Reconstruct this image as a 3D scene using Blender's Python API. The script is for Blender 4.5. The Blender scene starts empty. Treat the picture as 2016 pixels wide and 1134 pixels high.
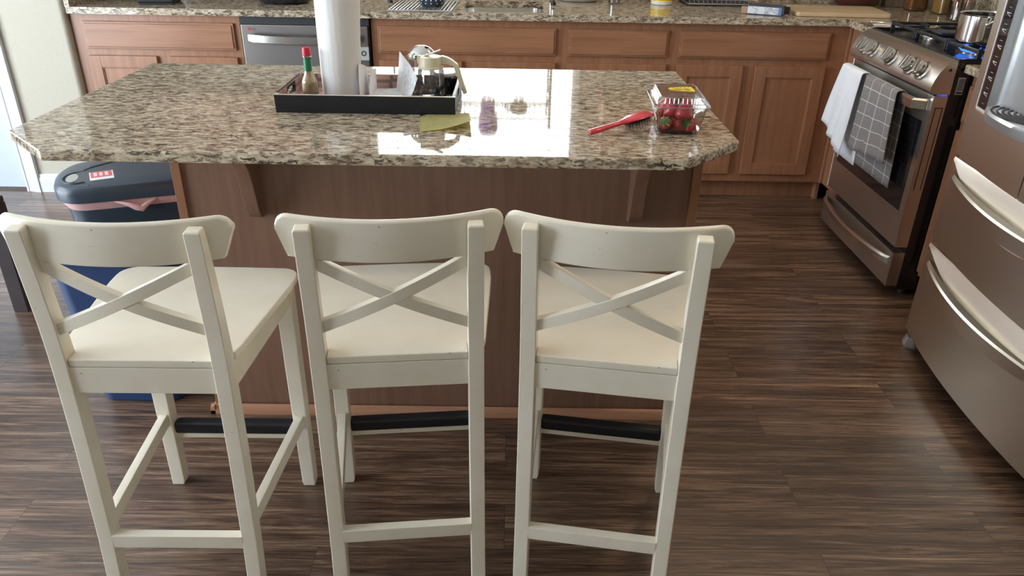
import bpy, bmesh, math, random
from mathutils import Vector, Matrix
random.seed(7)
scene = bpy.context.scene
C = bpy.context.collection
PI = math.pi
R = math.radians

# ------------------------------------------------------------------ mesh helpers
class MB:
    """collects shapes into one mesh"""
    def __init__(s): s.bm = bmesh.new()
    def add(s, tmp):
        me = bpy.data.meshes.new('tmp'); tmp.to_mesh(me); tmp.free()
        s.bm.from_mesh(me); bpy.data.meshes.remove(me); return s
    def box(s, x0, x1, y0, y1, z0, z1, bev=0.0, seg=2, M=None):
        t = bmesh.new()
        v = [t.verts.new((x, y, z)) for x in (x0, x1) for y in (y0, y1) for z in (z0, z1)]
        for f in ((0,1,3,2),(4,6,7,5),(0,4,5,1),(2,3,7,6),(0,2,6,4),(1,5,7,3)): t.faces.new([v[i] for i in f])
        bmesh.ops.recalc_face_normals(t, faces=t.faces)
        if bev: bmesh.ops.bevel(t, geom=list(t.edges), offset=bev, segments=seg, affect='EDGES', profile=0.5)
        if M: t.transform(M)
        return s.add(t)
    def hexa(s, pts, bev=0.0, seg=2):
        """8 corner points: bottom 4 ccw then top 4 ccw"""
        t = bmesh.new(); v = [t.verts.new(p) for p in pts]
        for f in ((3,2,1,0),(4,5,6,7),(0,1,5,4),(1,2,6,5),(2,3,7,6),(3,0,4,7)): t.faces.new([v[i] for i in f])
        bmesh.ops.recalc_face_normals(t, faces=t.faces)
        if bev: bmesh.ops.bevel(t, geom=list(t.edges), offset=bev, segments=seg, affect='EDGES', profile=0.5)
        return s.add(t)
    def loft(s, rings, cap=True, close=True, bev=0.0):
        t = bmesh.new(); rows = [[t.verts.new(p) for p in r] for r in rings]; n = len(rings[0])
        for a, b in zip(rows, rows[1:]):
            for i in range(n if close else n-1):
                j = (i+1) % n
                try: t.faces.new((a[i], a[j], b[j], b[i]))
                except ValueError: pass
        if cap:
            t.faces.new(rows[0][::-1]); t.faces.new(rows[-1])
        bmesh.ops.recalc_face_normals(t, faces=t.faces)
        if bev:
            ed = [e for e in t.edges if len(e.link_faces) == 2 and e.calc_face_angle(0) > 0.6]
            bmesh.ops.bevel(t, geom=ed, offset=bev, segments=2, affect='EDGES', profile=0.5)
        return s.add(t)
    def prism(s, poly, z0, z1, bev=0.0, seg=2, M=None, axis='z'):
        def mp(p, h):
            return {'z': (p[0], p[1], h), 'x': (h, p[0], p[1]), 'y': (p[0], h, p[1])}[axis]
        t = bmesh.new()
        a = [t.verts.new(mp(p, z0)) for p in poly]; b = [t.verts.new(mp(p, z1)) for p in poly]
        n = len(poly)
        t.faces.new(a[::-1]); t.faces.new(b)
        for i in range(n): t.faces.new((a[i], a[(i+1)%n], b[(i+1)%n], b[i]))
        bmesh.ops.recalc_face_normals(t, faces=t.faces)
        if bev:
            ed = [e for e in t.edges if len(e.link_faces) == 2 and e.calc_face_angle(0) > 0.5]
            bmesh.ops.bevel(t, geom=ed, offset=bev, segments=seg, affect='EDGES', profile=0.5)
        if M: t.transform(M)
        return s.add(t)
    def lathe(s, prof, n=40, o=(0,0,0), M=None, cap0=False, cap1=False):
        rings = [[(o[0]+r*math.cos(2*PI*i/n), o[1]+r*math.sin(2*PI*i/n), o[2]+z) for i in range(n)] for r, z in prof]
        t = bmesh.new(); rows = []
        for k, (r, z) in enumerate(prof):
            if r < 1e-6: rows.append([t.verts.new((o[0], o[1], o[2]+z))])
            else: rows.append([t.verts.new(p) for p in rings[k]])
        for a, b in zip(rows, rows[1:]):
            for i in range(n):
                j = (i+1) % n
                if len(a) == 1 and len(b) == 1: break
                if len(a) == 1: t.faces.new((a[0], b[j], b[i]))
                elif len(b) == 1: t.faces.new((a[i], a[j], b[0]))
                else: t.faces.new((a[i], a[j], b[j], b[i]))
        if cap0 and len(rows[0]) > 1: t.faces.new(rows[0][::-1])
        if cap1 and len(rows[-1]) > 1: t.faces.new(rows[-1])
        if M: t.transform(M)
        return s.add(t)
    def tube(s, pts, r, n=10, cap=True):
        pts = [Vector(p) for p in pts]; rr = r if isinstance(r, (list, tuple)) else [r]*len(pts)
        rings = []; prev = None
        for i, p in enumerate(pts):
            d = (pts[min(i+1, len(pts)-1)] - pts[max(i-1, 0)]).normalized()
            if prev is None:
                up = Vector((0,0,1)) if abs(d.z) < .9 else Vector((1,0,0)); a = d.cross(up).normalized()
            else: a = (prev - d*prev.dot(d)).normalized()
            prev = a; b = d.cross(a)
            rings.append([tuple(p + (a*math.cos(2*PI*k/n) + b*math.sin(2*PI*k/n))*rr[i]) for k in range(n)])
        return s.loft(rings, cap=cap)
    def build(s, name, mat, parent=None, smooth=True, angle=0.6, origin=None):
        bm = s.bm
        for f in bm.faces: f.smooth = smooth
        if smooth:
            for e in bm.edges:
                if len(e.link_faces) == 2 and e.calc_face_angle(0) > angle: e.smooth = False
        if origin is not None: bmesh.ops.translate(bm, verts=bm.verts, vec=-Vector(origin))
        me = bpy.data.meshes.new(name); bm.to_mesh(me); bm.free()
        o = bpy.data.objects.new(name, me); C.objects.link(o)
        if origin is not None: o.location = origin
        if parent: o.parent = parent
        if mat is not None:
            for m in (mat if isinstance(mat, (list, tuple)) else [mat]): me.materials.append(m)
        if smooth:
            wn = o.modifiers.new('weighted', 'WEIGHTED_NORMAL'); wn.keep_sharp = True; wn.weight = 100
        return o

def empty(name, loc=(0,0,0), rz=0):
    o = bpy.data.objects.new(name, None); C.objects.link(o); o.location = loc
    o.rotation_euler = (0,0,rz); o.empty_display_size = .05; return o
def tag(o, label, cat, group=None, kind=None):
    o['label'] = label; o['category'] = cat
    if group: o['group'] = group
    if kind: o['kind'] = kind
    return o
def thing(name, label, cat, loc=(0,0,0), rz=0, group=None):
    return tag(empty(name, loc, rz), label, cat, group)
def structure(o): o['kind'] = 'structure'; return o
def copy_tree(o, parent=None):
    c = o.copy(); C.objects.link(c); c.parent = parent
    for ch in list(o.children): copy_tree(ch, c)
    return c
def text_mesh(body, size, depth=0.0006, warp=None, align='CENTER'):
    cu = bpy.data.curves.new('t', 'FONT'); cu.body = body; cu.size = size; cu.extrude = depth
    cu.align_x = align; cu.align_y = 'CENTER'
    ob = bpy.data.objects.new('t', cu); C.objects.link(ob)
    dg = bpy.context.evaluated_depsgraph_get(); me = bpy.data.meshes.new_from_object(ob.evaluated_get(dg))
    bpy.data.objects.remove(ob); t = bmesh.new(); t.from_mesh(me); bpy.data.meshes.remove(me)
    if warp:
        for v in t.verts: v.co = Vector(warp(v.co))
    return t

# ------------------------------------------------------------------ materials
def new(name):
    m = bpy.data.materials.new(name); m.use_nodes = True
    nt = m.node_tree; b = nt.nodes['Principled BSDF']; return m, nt, b
def pmat(name, col, rough=.5, metal=0, coat=0, bump=0, bscale=200, spec=.5, var=0, vscale=20, **kw):
    m, nt, b = new(name)
    b.inputs['Base Color'].default_value = (*col, 1); b.inputs['Roughness'].default_value = rough
    b.inputs['Metallic'].default_value = metal; b.inputs['Coat Weight'].default_value = coat
    b.inputs['Coat Roughness'].default_value = .05; b.inputs['Specular IOR Level'].default_value = spec
    for k, v in kw.items(): b.inputs[k].default_value = v
    tc = nt.nodes.new('ShaderNodeTexCoord')
    n = nt.nodes.new('ShaderNodeTexNoise'); n.inputs['Scale'].default_value = vscale; n.inputs['Detail'].default_value = 5
    nt.links.new(tc.outputs['Object'], n.inputs['Vector'])
    mx = nt.nodes.new('ShaderNodeMix'); mx.data_type = 'RGBA'
    v = max(var, .04)
    mx.inputs[6].default_value = (*[c*(1-v) for c in col], 1); mx.inputs[7].default_value = (*[min(1, c*(1+v)) for c in col], 1)
    nt.links.new(n.outputs['Fac'], mx.inputs[0]); nt.links.new(mx.outputs[2], b.inputs['Base Color'])
    if bump:
        n2 = nt.nodes.new('ShaderNodeTexNoise'); n2.inputs['Scale'].default_value = bscale; n2.inputs['Detail'].default_value = 3
        nt.links.new(tc.outputs['Object'], n2.inputs['Vector'])
        bp = nt.nodes.new('ShaderNodeBump'); bp.inputs['Strength'].default_value = bump; bp.inputs['Distance'].default_value = .002
        nt.links.new(n2.outputs['Fac'], bp.inputs['Height']); nt.links.new(bp.outputs['Normal'], b.inputs['Normal'])
    return m
def ramp(nt, stops, interp='LINEAR'):
    r = nt.nodes.new('ShaderNodeValToRGB'); cr = r.color_ramp; cr.interpolation = interp
    while len(cr.elements) < len(stops): cr.elements.new(.5)
    for e, (p, c) in zip(cr.elements, stops): e.position = p; e.color = (*c, 1) if len(c) == 3 else c
    return r
def noise(nt, vec, scale, detail=4, rough=.5, dist=0, w=None):
    n = nt.nodes.new('ShaderNodeTexNoise'); n.inputs['Scale'].default_value = scale
    n.inputs['Detail'].default_value = detail; n.inputs['Roughness'].default_value = rough; n.inputs['Distortion'].default_value = dist
    nt.links.new(vec, n.inputs['Vector']); return n
def mapping(nt, sc=(1,1,1), loc=(0,0,0), rot=(0,0,0), src='Object'):
    tc = nt.nodes.new('ShaderNodeTexCoord'); mp = nt.nodes.new('ShaderNodeMapping')
    mp.inputs['Scale'].default_value = sc; mp.inputs['Location'].default_value = loc; mp.inputs['Rotation'].default_value = rot
    nt.links.new(tc.outputs[src], mp.inputs['Vector']); return mp.outputs[0]
def mixc(nt, fac, a, b, mode='MIX'):
    m = nt.nodes.new('ShaderNodeMix'); m.data_type = 'RGBA'; m.blend_type = mode
    for i, v in ((0, fac), (6, a), (7, b)):
        if isinstance(v, (int, float)): m.inputs[i].default_value = v
        elif isinstance(v, tuple): m.inputs[i].default_value = (*v, 1)
        else: nt.links.new(v, m.inputs[i])
    return m.outputs[2]
def bumpn(nt, b, h, strength, dist=.002):
    bp = nt.nodes.new('ShaderNodeBump'); bp.inputs['Strength'].default_value = strength; bp.inputs['Distance'].default_value = dist
    nt.links.new(h, bp.inputs['Height']); nt.links.new(bp.outputs['Normal'], b.inputs['Normal'])

def granite():
    m, nt, b = new('granite')
    v = mapping(nt, (.50, 1.0, 1.0)); v2 = mapping(nt, (.34, 1.0, 1.0), (3.1, 1.7, .4), (0, 0, .10))
    n1 = noise(nt, v, 58, 5, .62, .5)
    base = ramp(nt, [(.33, (.20,.145,.105)), (.45, (.42,.34,.24)), (.57, (.58,.495,.37)), (.70, (.72,.66,.53))])
    nt.links.new(n1.outputs['Fac'], base.inputs['Fac'])
    n2 = noise(nt, v2, 128, 4, .66, .8)
    dk = ramp(nt, [(.445, (1,1,1)), (.49, (0,0,0))]); nt.links.new(n2.outputs['Fac'], dk.inputs['Fac'])
    n3 = noise(nt, v, 16, 2, .5, 0)
    md = ramp(nt, [(.36, (1,1,1)), (.62, (.60,.60,.60))]); nt.links.new(n3.outputs['Fac'], md.inputs['Fac'])
    fac = nt.nodes.new('ShaderNodeMath'); fac.operation = 'MULTIPLY'
    nt.links.new(dk.outputs[0], fac.inputs[0]); nt.links.new(md.outputs[0], fac.inputs[1])
    c = mixc(nt, fac.outputs[0], base.outputs[0], (.045,.032,.028))
    n4 = noise(nt, v2, 60, 3, .7, 1.2)
    vein = ramp(nt, [(.47, (0,0,0)), (.5, (1,1,1)), (.53, (0,0,0))]); nt.links.new(n4.outputs['Fac'], vein.inputs['Fac'])
    f2 = nt.nodes.new('ShaderNodeMath'); f2.operation = 'MULTIPLY'; f2.inputs[1].default_value = .28
    nt.links.new(vein.outputs[0], f2.inputs[0])
    c = mixc(nt, f2.outputs[0], c, (.15,.095,.08))
    nt.links.new(c, b.inputs['Base Color'])
    b.inputs['Roughness'].default_value = .04; b.inputs['IOR'].default_value = 1.5; b.inputs['Specular IOR Level'].default_value = .28
    return m
def wood(name, c0, c1, grain='z', rough=.38, scale=1.0, coat=.15):
    m, nt, b = new(name)
    sc = {'z': (14, 14, .9), 'x': (.9, 14, 14), 'y': (14, .9, 14)}[grain]
    v = mapping(nt, tuple(s*scale for s in sc))
    n1 = noise(nt, v, 3, 5, .6, .5)
    n2 = noise(nt, mapping(nt), 3.2, 3, .5, .3)
    r = ramp(nt, [(.3, c0), (.7, c1)]); nt.links.new(n1.outputs['Fac'], r.inputs['Fac'])
    t = ramp(nt, [(.3, (.88,.86,.84)), (.7, (1.0,1.0,1.0))]); nt.links.new(n2.outputs['Fac'], t.inputs['Fac'])
    nt.links.new(mixc(nt, 1.0, r.outputs[0], t.outputs[0], 'MULTIPLY'), b.inputs['Base Color'])
    b.inputs['Roughness'].default_value = rough; b.inputs['Coat Weight'].default_value = coat; b.inputs['Coat Roughness'].default_value = .25
    bumpn(nt, b, n1.outputs['Fac'], .06)
    return m
def floor_mat():
    m, nt, b = new('vinyl_plank')
    tc = nt.nodes.new('ShaderNodeTexCoord')
    br = nt.nodes.new('ShaderNodeTexBrick'); br.offset = .37; br.squash = 1
    for k, v in (('Scale', 1), ('Mortar Size', .0007), ('Mortar Smooth', .2), ('Bias', 0), ('Brick Width', 1.22), ('Row Height', .152)):
        br.inputs[k].default_value = v
    br.inputs['Color1'].default_value = (0,0,0,1); br.inputs['Color2'].default_value = (1,1,1,1); br.inputs['Mortar'].default_value = (.5,.5,.5,1)
    nt.links.new(tc.outputs['Object'], br.inputs['Vector'])
    sh = nt.nodes.new('ShaderNodeVectorMath'); sh.operation = 'MULTIPLY'; sh.inputs[1].default_value = (5.0, 9.3, 3.0)
    nt.links.new(br.outputs['Color'], sh.inputs[0])
    ad = nt.nodes.new('ShaderNodeVectorMath'); ad.operation = 'ADD'
    nt.links.new(tc.outputs['Object'], ad.inputs[0]); nt.links.new(sh.outputs[0], ad.inputs[1])
    def mp(sc):
        q = nt.nodes.new('ShaderNodeMapping'); q.inputs['Scale'].default_value = sc; nt.links.new(ad.outputs[0], q.inputs['Vector']); return q.outputs[0]
    n1 = noise(nt, mp((.9, 20, 1)), 1.5, 9, .72, 1.6)
    n2 = noise(nt, mp((1.7, 52, 1)), 1.6, 6, .70, 3.0)
    n3 = noise(nt, mp((.8, 5, 1)), 1.0, 3)
    r1 = ramp(nt, [(.30, (.042,.027,.020)), (.47, (.112,.069,.046)), (.58, (.205,.135,.092)), (.74, (.40,.295,.22))])
    nt.links.new(n1.outputs['Fac'], r1.inputs['Fac'])
    r2 = ramp(nt, [(.36, (.35,.31,.29)), (.5, (.95,.95,.95)), (.70, (1.6,1.55,1.5))]); nt.links.new(n2.outputs['Fac'], r2.inputs['Fac'])
    c = mixc(nt, 1.0, r1.outputs[0], r2.outputs[0], 'MULTIPLY')
    r3 = ramp(nt, [(.3, (.80,.75,.72)), (.7, (1.12,1.10,1.08))]); nt.links.new(n3.outputs['Fac'], r3.inputs['Fac'])
    c = mixc(nt, 1.0, c, r3.outputs[0], 'MULTIPLY')
    pt = ramp(nt, [(0, (.80,.80,.80)), (1, (1.18,1.14,1.1))]); nt.links.new(br.outputs['Color'], pt.inputs['Fac'])
    c = mixc(nt, 1.0, c, pt.outputs[0], 'MULTIPLY')
    c = mixc(nt, br.outputs['Fac'], c, (.03,.022,.018))
    nt.links.new(c, b.inputs['Base Color'])
    rr = nt.nodes.new('ShaderNodeMapRange'); rr.inputs[3].default_value = .24; rr.inputs[4].default_value = .40
    nt.links.new(n2.outputs['Fac'], rr.inputs[0]); nt.links.new(rr.outputs[0], b.inputs['Roughness'])
    b.inputs['Coat Weight'].default_value = .35; b.inputs['Coat Roughness'].default_value = .22
    bumpn(nt, b, n2.outputs['Fac'], .3, .002)
    return m
def steel(name, col=(.50,.47,.44), rough=.27, grain='y'):
    m, nt, b = new(name)
    sc = {'y': (220, 2, 220), 'z': (220, 220, 2), 'x': (2, 220, 220)}[grain]
    n = noise(nt, mapping(nt, sc), 1.5, 2, .5)
    mr = nt.nodes.new('ShaderNodeMapRange'); mr.inputs[3].default_value = rough-.012; mr.inputs[4].default_value = rough+.012
    nt.links.new(n.outputs['Fac'], mr.inputs[0]); nt.links.new(mr.outputs[0], b.inputs['Roughness'])
    b.inputs['Base Color'].default_value = (*col, 1); b.inputs['Metallic'].default_value = 1
    return m
def clearmat(name, tint=(1,1,1), refl=.9, dens=0.0, rough=.03):
    """thin clear plastic or glass: mostly see-through, glossy at grazing angles"""
    m, nt, b = new(name); nt.nodes.remove(b)
    out = nt.nodes['Material Output']
    tr = nt.nodes.new('ShaderNodeBsdfTransparent'); tr.inputs[0].default_value = (*tint, 1)
    gl = nt.nodes.new('ShaderNodeBsdfGlossy'); gl.inputs['Roughness'].default_value = rough
    fr = nt.nodes.new('ShaderNodeLayerWeight'); fr.inputs['Blend'].default_value = .35
    n = noise(nt, mapping(nt), 40, 2); bp = nt.nodes.new('ShaderNodeBump'); bp.inputs['Strength'].default_value = .15; bp.inputs['Distance'].default_value = .002
    nt.links.new(n.outputs['Fac'], bp.inputs['Height']); nt.links.new(bp.outputs[0], gl.inputs['Normal'])
    mr = nt.nodes.new('ShaderNodeMapRange'); mr.inputs[3].default_value = .05+dens; mr.inputs[4].default_value = refl
    nt.links.new(fr.outputs['Fresnel'], mr.inputs[0])
    mx = nt.nodes.new('ShaderNodeMixShader'); nt.links.new(mr.outputs[0], mx.inputs[0])
    nt.links.new(tr.outputs[0], mx.inputs[1]); nt.links.new(gl.outputs[0], mx.inputs[2]); nt.links.new(mx.outputs[0], out.inputs[0])
    return m
def emit(name, col, s):
    m, nt, b = new(name); nt.nodes.remove(b)
    e = nt.nodes.new('ShaderNodeEmission'); e.inputs[0].default_value = (*col, 1); e.inputs[1].default_value = s
    nt.links.new(e.outputs[0], nt.nodes['Material Output'].inputs[0]); return m
def stool_paint():
    m, nt, b = new('worn_white_paint')
    n = noise(nt, mapping(nt), 90, 3, .62)
    chips = ramp(nt, [(.735, (0,0,0)), (.75, (1,1,1))]); nt.links.new(n.outputs['Fac'], chips.inputs['Fac'])
    n2 = noise(nt, mapping(nt), 9, 4)
    r = ramp(nt, [(.3, (.78,.71,.565)), (.65, (.85,.785,.655))]); nt.links.new(n2.outputs['Fac'], r.inputs['Fac'])
    nt.links.new(mixc(nt, chips.outputs[0], r.outputs[0], (.30,.22,.15)), b.inputs['Base Color'])
    b.inputs['Roughness'].default_value = .32; b.inputs['Coat Weight'].default_value = .2
    bumpn(nt, b, n2.outputs['Fac'], .05)
    return m
def wall_paint(name, col):
    m, nt, b = new(name)
    n = noise(nt, mapping(nt), 70, 3, .55)
    r = ramp(nt, [(.3, tuple(c*.97 for c in col)), (.7, col)]); nt.links.new(n.outputs['Fac'], r.inputs['Fac'])
    nt.links.new(r.outputs[0], b.inputs['Base Color']); b.inputs['Roughness'].default_value = .75
    bumpn(nt, b, n.outputs['Fac'], .3, .004); return m
def towel_check():
    m, nt, b = new('grey_check_cloth')
    tc = nt.nodes.new('ShaderNodeTexCoord'); sp = nt.nodes.new('ShaderNodeSeparateXYZ'); nt.links.new(tc.outputs['UV'], sp.inputs[0])
    def line(o, period, w):
        a = nt.nodes.new('ShaderNodeMath'); a.operation = 'MODULO'; a.inputs[1].default_value = period; nt.links.new(o, a.inputs[0])
        c = nt.nodes.new('ShaderNodeMath'); c.operation = 'LESS_THAN'; c.inputs[1].default_value = w; nt.links.new(a.outputs[0], c.inputs[0]); return c.outputs[0]
    mx = nt.nodes.new('ShaderNodeMath'); mx.operation = 'MAXIMUM'
    nt.links.new(line(sp.outputs[0], .082, .0030), mx.inputs[0]); nt.links.new(line(sp.outputs[1], .050, .0026), mx.inputs[1])
    n = noise(nt, mapping(nt), 300, 2)
    r = ramp(nt, [(.3, (.17,.155,.15)), (.7, (.27,.25,.245))]); nt.links.new(n.outputs['Fac'], r.inputs['Fac'])
    nt.links.new(mixc(nt, mx.outputs[0], r.outputs[0], (.62,.60,.58)), b.inputs['Base Color'])
    b.inputs['Roughness'].default_value = .95; bumpn(nt, b, n.outputs['Fac'], .4); return m
def quatrefoil():
    m, nt, b = new('rose_lattice_pattern')
    v = nt.nodes.new('ShaderNodeTexVoronoi'); v.feature = 'DISTANCE_TO_EDGE'; v.inputs['Scale'].default_value = 19; v.inputs['Randomness'].default_value = .15
    nt.links.new(mapping(nt), v.inputs['Vector'])
    r = ramp(nt, [(.07, (.20,.13,.12)), (.11, (.46,.27,.22))]); nt.links.new(v.outputs['Distance'], r.inputs['Fac'])
    nt.links.new(r.outputs[0], b.inputs['Base Color']); b.inputs['Roughness'].default_value = .4; return m
def paper_print(name, col=(.85,.85,.86), ink=(.35,.33,.33), sc=(1, 90, 90), thr=.60):
    m, nt, b = new(name)
    w = nt.nodes.new('ShaderNodeTexWave'); w.bands_direction = 'Y'; w.inputs['Scale'].default_value = 32
    nt.links.new(mapping(nt), w.inputs['Vector'])
    n = noise(nt, mapping(nt), 110, 2); n2 = noise(nt, mapping(nt), 18, 1)
    a = nt.nodes.new('ShaderNodeMath'); a.operation = 'MULTIPLY'; nt.links.new(w.outputs['Fac'], a.inputs[0]); nt.links.new(n.outputs['Fac'], a.inputs[1])
    r = ramp(nt, [(.40, (0,0,0)), (.46, (1,1,1))]); nt.links.new(a.outputs[0], r.inputs['Fac'])
    r2 = ramp(nt, [(.48, (0,0,0)), (.52, (.7,.7,.7))]); nt.links.new(n2.outputs['Fac'], r2.inputs['Fac'])
    f = nt.nodes.new('ShaderNodeMath'); f.operation = 'MULTIPLY'; nt.links.new(r.outputs[0], f.inputs[0]); nt.links.new(r2.outputs[0], f.inputs[1])
    nt.links.new(mixc(nt, f.outputs[0], col, ink), b.inputs['Base Color']); b.inputs['Roughness'].default_value = .7; return m
def berry_mat():
    m, nt, b = new('strawberry_skin')
    v = nt.nodes.new('ShaderNodeTexVoronoi'); v.inputs['Scale'].default_value = 170; nt.links.new(mapping(nt), v.inputs['Vector'])
    r = ramp(nt, [(.08, (.50,.22,.08)), (.18, (.36,.018,.028)), (.6, (.47,.022,.035))]); nt.links.new(v.outputs['Distance'], r.inputs['Fac'])
    nt.links.new(r.outputs[0], b.inputs['Base Color']); b.inputs['Roughness'].default_value = .3
    bumpn(nt, b, v.outputs['Distance'], .5, .001); return m

G = granite()
CAB = wood('stained_maple', (.265,.118,.060), (.375,.180,.095), 'z')
CABX = wood('stained_maple_horizontal', (.265,.118,.060), (.375,.180,.095), 'x')
CABY = wood('stained_maple_side', (.265,.118,.060), (.375,.180,.095), 'y')
FLOOR = floor_mat()
WHITE = stool_paint()
WALL = wall_paint('beige_wall', (.46,.425,.345))
CEIL = wall_paint('ceiling_white', (.80,.79,.76))
TRIM = pmat('trim_white', (.64,.67,.70), .35, var=.02)
DOORW = pmat('door_white', (.50,.56,.62), .35, var=.02)
ST = steel('brushed_steel', (.70,.67,.63), .31, 'y')
STX = steel('dishwasher_steel', (.36,.34,.325), .35, 'x')
STF = steel('fridge_steel', (.84,.80,.72), .31, 'y')
STL = steel('bright_steel', (.72,.70,.67), .22, 'y')
CHR = pmat('chrome', (.80,.79,.77), .10, 1)
BLK = pmat('black_enamel', (.012,.012,.014), .25, coat=.3)
BLKM = pmat('black_matte', (.02,.021,.024), .5)
IRON = pmat('cast_iron', (.022,.023,.026), .42, bump=.2)
GLASSB = pmat('oven_glass', (.012,.012,.014), .04, coat=.6)
SLATE = pmat('slate_plastic', (.045,.062,.085), .36, bump=.12, bscale=400)
BLUE = pmat('blue_plastic', (.016,.042,.125), .4, bump=.05)
RUB = pmat('black_rubber', (.011,.012,.016), .42)
SILVER = pmat('silver_plastic', (.52,.54,.55), .32, .6)
PAPER = pmat('white_paper', (.84,.84,.84), .7)
RED = pmat('red_plastic', (.62,.035,.055), .22, coat=.4)
DKWOOD = pmat('dark_wood', (.045,.032,.032), .35, var=.3)
LWOOD = wood('light_board', (.62,.44,.25), (.74,.57,.36), 'x', .5, coat=0)
CREAM = pmat('cream_plastic', (.66,.60,.42), .35)
CLEAR = clearmat('clear_plastic', (.97,.98,.98), .62)
GLASS = clearmat('clear_glass', (.97,.97,.965), .85, .03)

# ------------------------------------------------------------------ room shell
HC = 0.914          # worktop height of the wall run
BY = 4.46           # back wall
RX = 2.27           # right wall
def sbox(name, x0, x1, y0, y1, z0, z1, m, bev=0):
    return structure(MB().box(x0, x1, y0, y1, z0, z1, bev).build(name, m))
sbox('floor', -3.55, RX+.1, -3.1, BY+.1, -.05, 0, FLOOR)
sbox('ceiling', -3.55, RX+.1, -3.1, BY+.1, 2.55, 2.62, CEIL)
WX0, WX1, WZ0, WZ1 = -.83, .39, 1.06, 2.22      # kitchen window opening
b = MB()
b.box(-2.22, WX0, BY, BY+.1, 0, 2.55); b.box(WX1, RX+.1, BY, BY+.1, 0, 2.55)
b.box(WX0, WX1, BY, BY+.1, 0, WZ0); b.box(WX0, WX1, BY, BY+.1, WZ1, 2.55)
structure(b.build('wall_back', WALL))
# wall with the white door, ending in a rounded corner beside the cabinets
def rounded_end(x0, x1, y0, y1, r):
    pts = [(x0, y1), (x0, y0)]
    for k in range(7): a = -PI/2 + k*PI/12; pts.append((x1-r+r*math.cos(a), y0+r+r*math.sin(a)))
    return pts + [(x1, y1)]
DX0, DX1 = -3.30, -2.505                          # door opening
b = MB()
b.prism(rounded_end(DX1+.02, -2.105, 3.79, BY+.1, .022), 0, 2.55)
b.box(-3.55, DX0-.02, 3.79, 3.92, 0, 2.55); b.box(DX0-.02, DX1+.02, 3.79, 3.92, 2.07, 2.55)
structure(b.build('wall_left', WALL))
sbox('wall_right', RX, RX+.1, -3.1, BY+.1, 0, 2.55, WALL)
sbox('wall_front', -3.55, RX+.1, -3.1, -3.0, 0, 2.55, WALL)
# far left wall with the big glazed patio door
PY0, PY1 = -.2, 3.1
b = MB(); b.box(-3.65, -3.55, -3.1, PY0, 0, 2.55); b.box(-3.65, -3.55, PY1, 3.92, 0, 2.55); b.box(-3.65, -3.55, PY0, PY1, 2.2, 2.55)
structure(b.build('wall_far_left', WALL))
SKYL = emit('overcast_daylight', (.80,.90,1.0), 9.8)
SKYW = emit('bright_daylight', (.93,.97,1.0), 7.5)
fr = MB()
for y in (PY0, (PY0+PY1)/2-.025, PY1-.05): fr.box(-3.61, -3.550, y, y+.05, .03, 2.2)
fr.box(-3.61, -3.550, PY0, PY1, 2.15, 2.2); fr.box(-3.61, -3.550, PY0, PY1, 0, .06)
w2 = structure(fr.build('window_2', TRIM))
MB().box(-3.65, -3.64, PY0, PY1, .06, 2.15).build('pane', SKYL, w2)
# kitchen window over the sink: frame, bright pane, blind slats
fr = MB()
for x in (WX0, WX1-.035): fr.box(x, x+.035, BY+.045, BY+.075, WZ0, WZ1)
for z in (WZ0, WZ1-.035): fr.box(WX0, WX1, BY+.045, BY+.075, z, z+.035)
fr.box(WX0-.02, WX1+.02, BY-.02, BY+.045, WZ0-.02, WZ0)
w1 = structure(fr.build('window_1', TRIM))
MB().box(WX0, WX1, BY+.085, BY+.09, WZ0, WZ1).build('pane', SKYW, w1)
SLAT = pmat('blind_slat', (.86,.86,.82), .5, var=.02)
_nt = SLAT.node_tree; _tl = _nt.nodes.new('ShaderNodeBsdfTranslucent'); _tl.inputs[0].default_value = (.85,.84,.78,1); _ms = _nt.nodes.new('ShaderNodeMixShader')
_ms.inputs[0].default_value = .6; _nt.links.new(_nt.nodes['Principled BSDF'].outputs[0], _ms.inputs[1]); _nt.links.new(_tl.outputs[0], _ms.inputs[2]); _nt.links.new(_ms.outputs[0], _nt.nodes['Material Output'].inputs[0])
b = MB(); z = WZ0+.03
while z < WZ1-.02:
    b.box(-(WX1-WX0)/2+.02, (WX1-WX0)/2-.02, -.021, .021, -.0012, .0012, M=Matrix.Translation(((WX0+WX1)/2, BY+.02, z)) @ Matrix.Rotation(R(-8), 4, 'X'))
    z += .046
for x in (WX0+.16, WX1-.16): b.box(x-.0012, x+.0012, BY-.004, BY-.002, WZ0+.02, WZ1)
tag(b.build('window_blind', SLAT), 'white horizontal slat blind over the kitchen sink window', 'blind')

# door, casing, baseboards
d = MB().box(DX0+.003, DX1-.003, 3.812, 3.848, .012, 2.03, .002)
door = structure(d.build('door_1', DOORW))
b = MB()
for (z0, z1) in ((.26, .95), (1.08, 1.86)):
    for (x0, x1) in ((DX0+.12, DX0+.35), (DX0+.45, DX1-.12)):
        b.box(x0, x1, 3.8085, 3.8125, z0, z1, .003)
b.build('panel', DOORW, door)
MB().lathe([(0,0),(.026,.004),(.028,.02),(.018,.034),(.01,.05)], 20, M=Matrix.Translation((DX0+.07, 3.765, .93)) @ Matrix.Rotation(-PI/2, 4, 'X')).build('door_knob', CHR, door)
b = MB()
def casing(x0, x1, flip):
    w = x1-x0
    prof = [(0,0),(0,-.012),(.010,-.014),(.014,-.010),(.032,-.012),(.040,-.018),(.058,-.020),(w,-.022),(w,0)]
    pts = [((x0+p[0]) if not flip else (x1-p[0]), 3.789+p[1]) for p in prof]
    b.prism(pts, 0, 2.10)
casing(DX1, DX1+.075, False); casing(DX0-.075, DX0, True)
b.box(DX0-.075, DX1+.075, 3.767, 3.789, 2.03, 2.105, .003)
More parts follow.
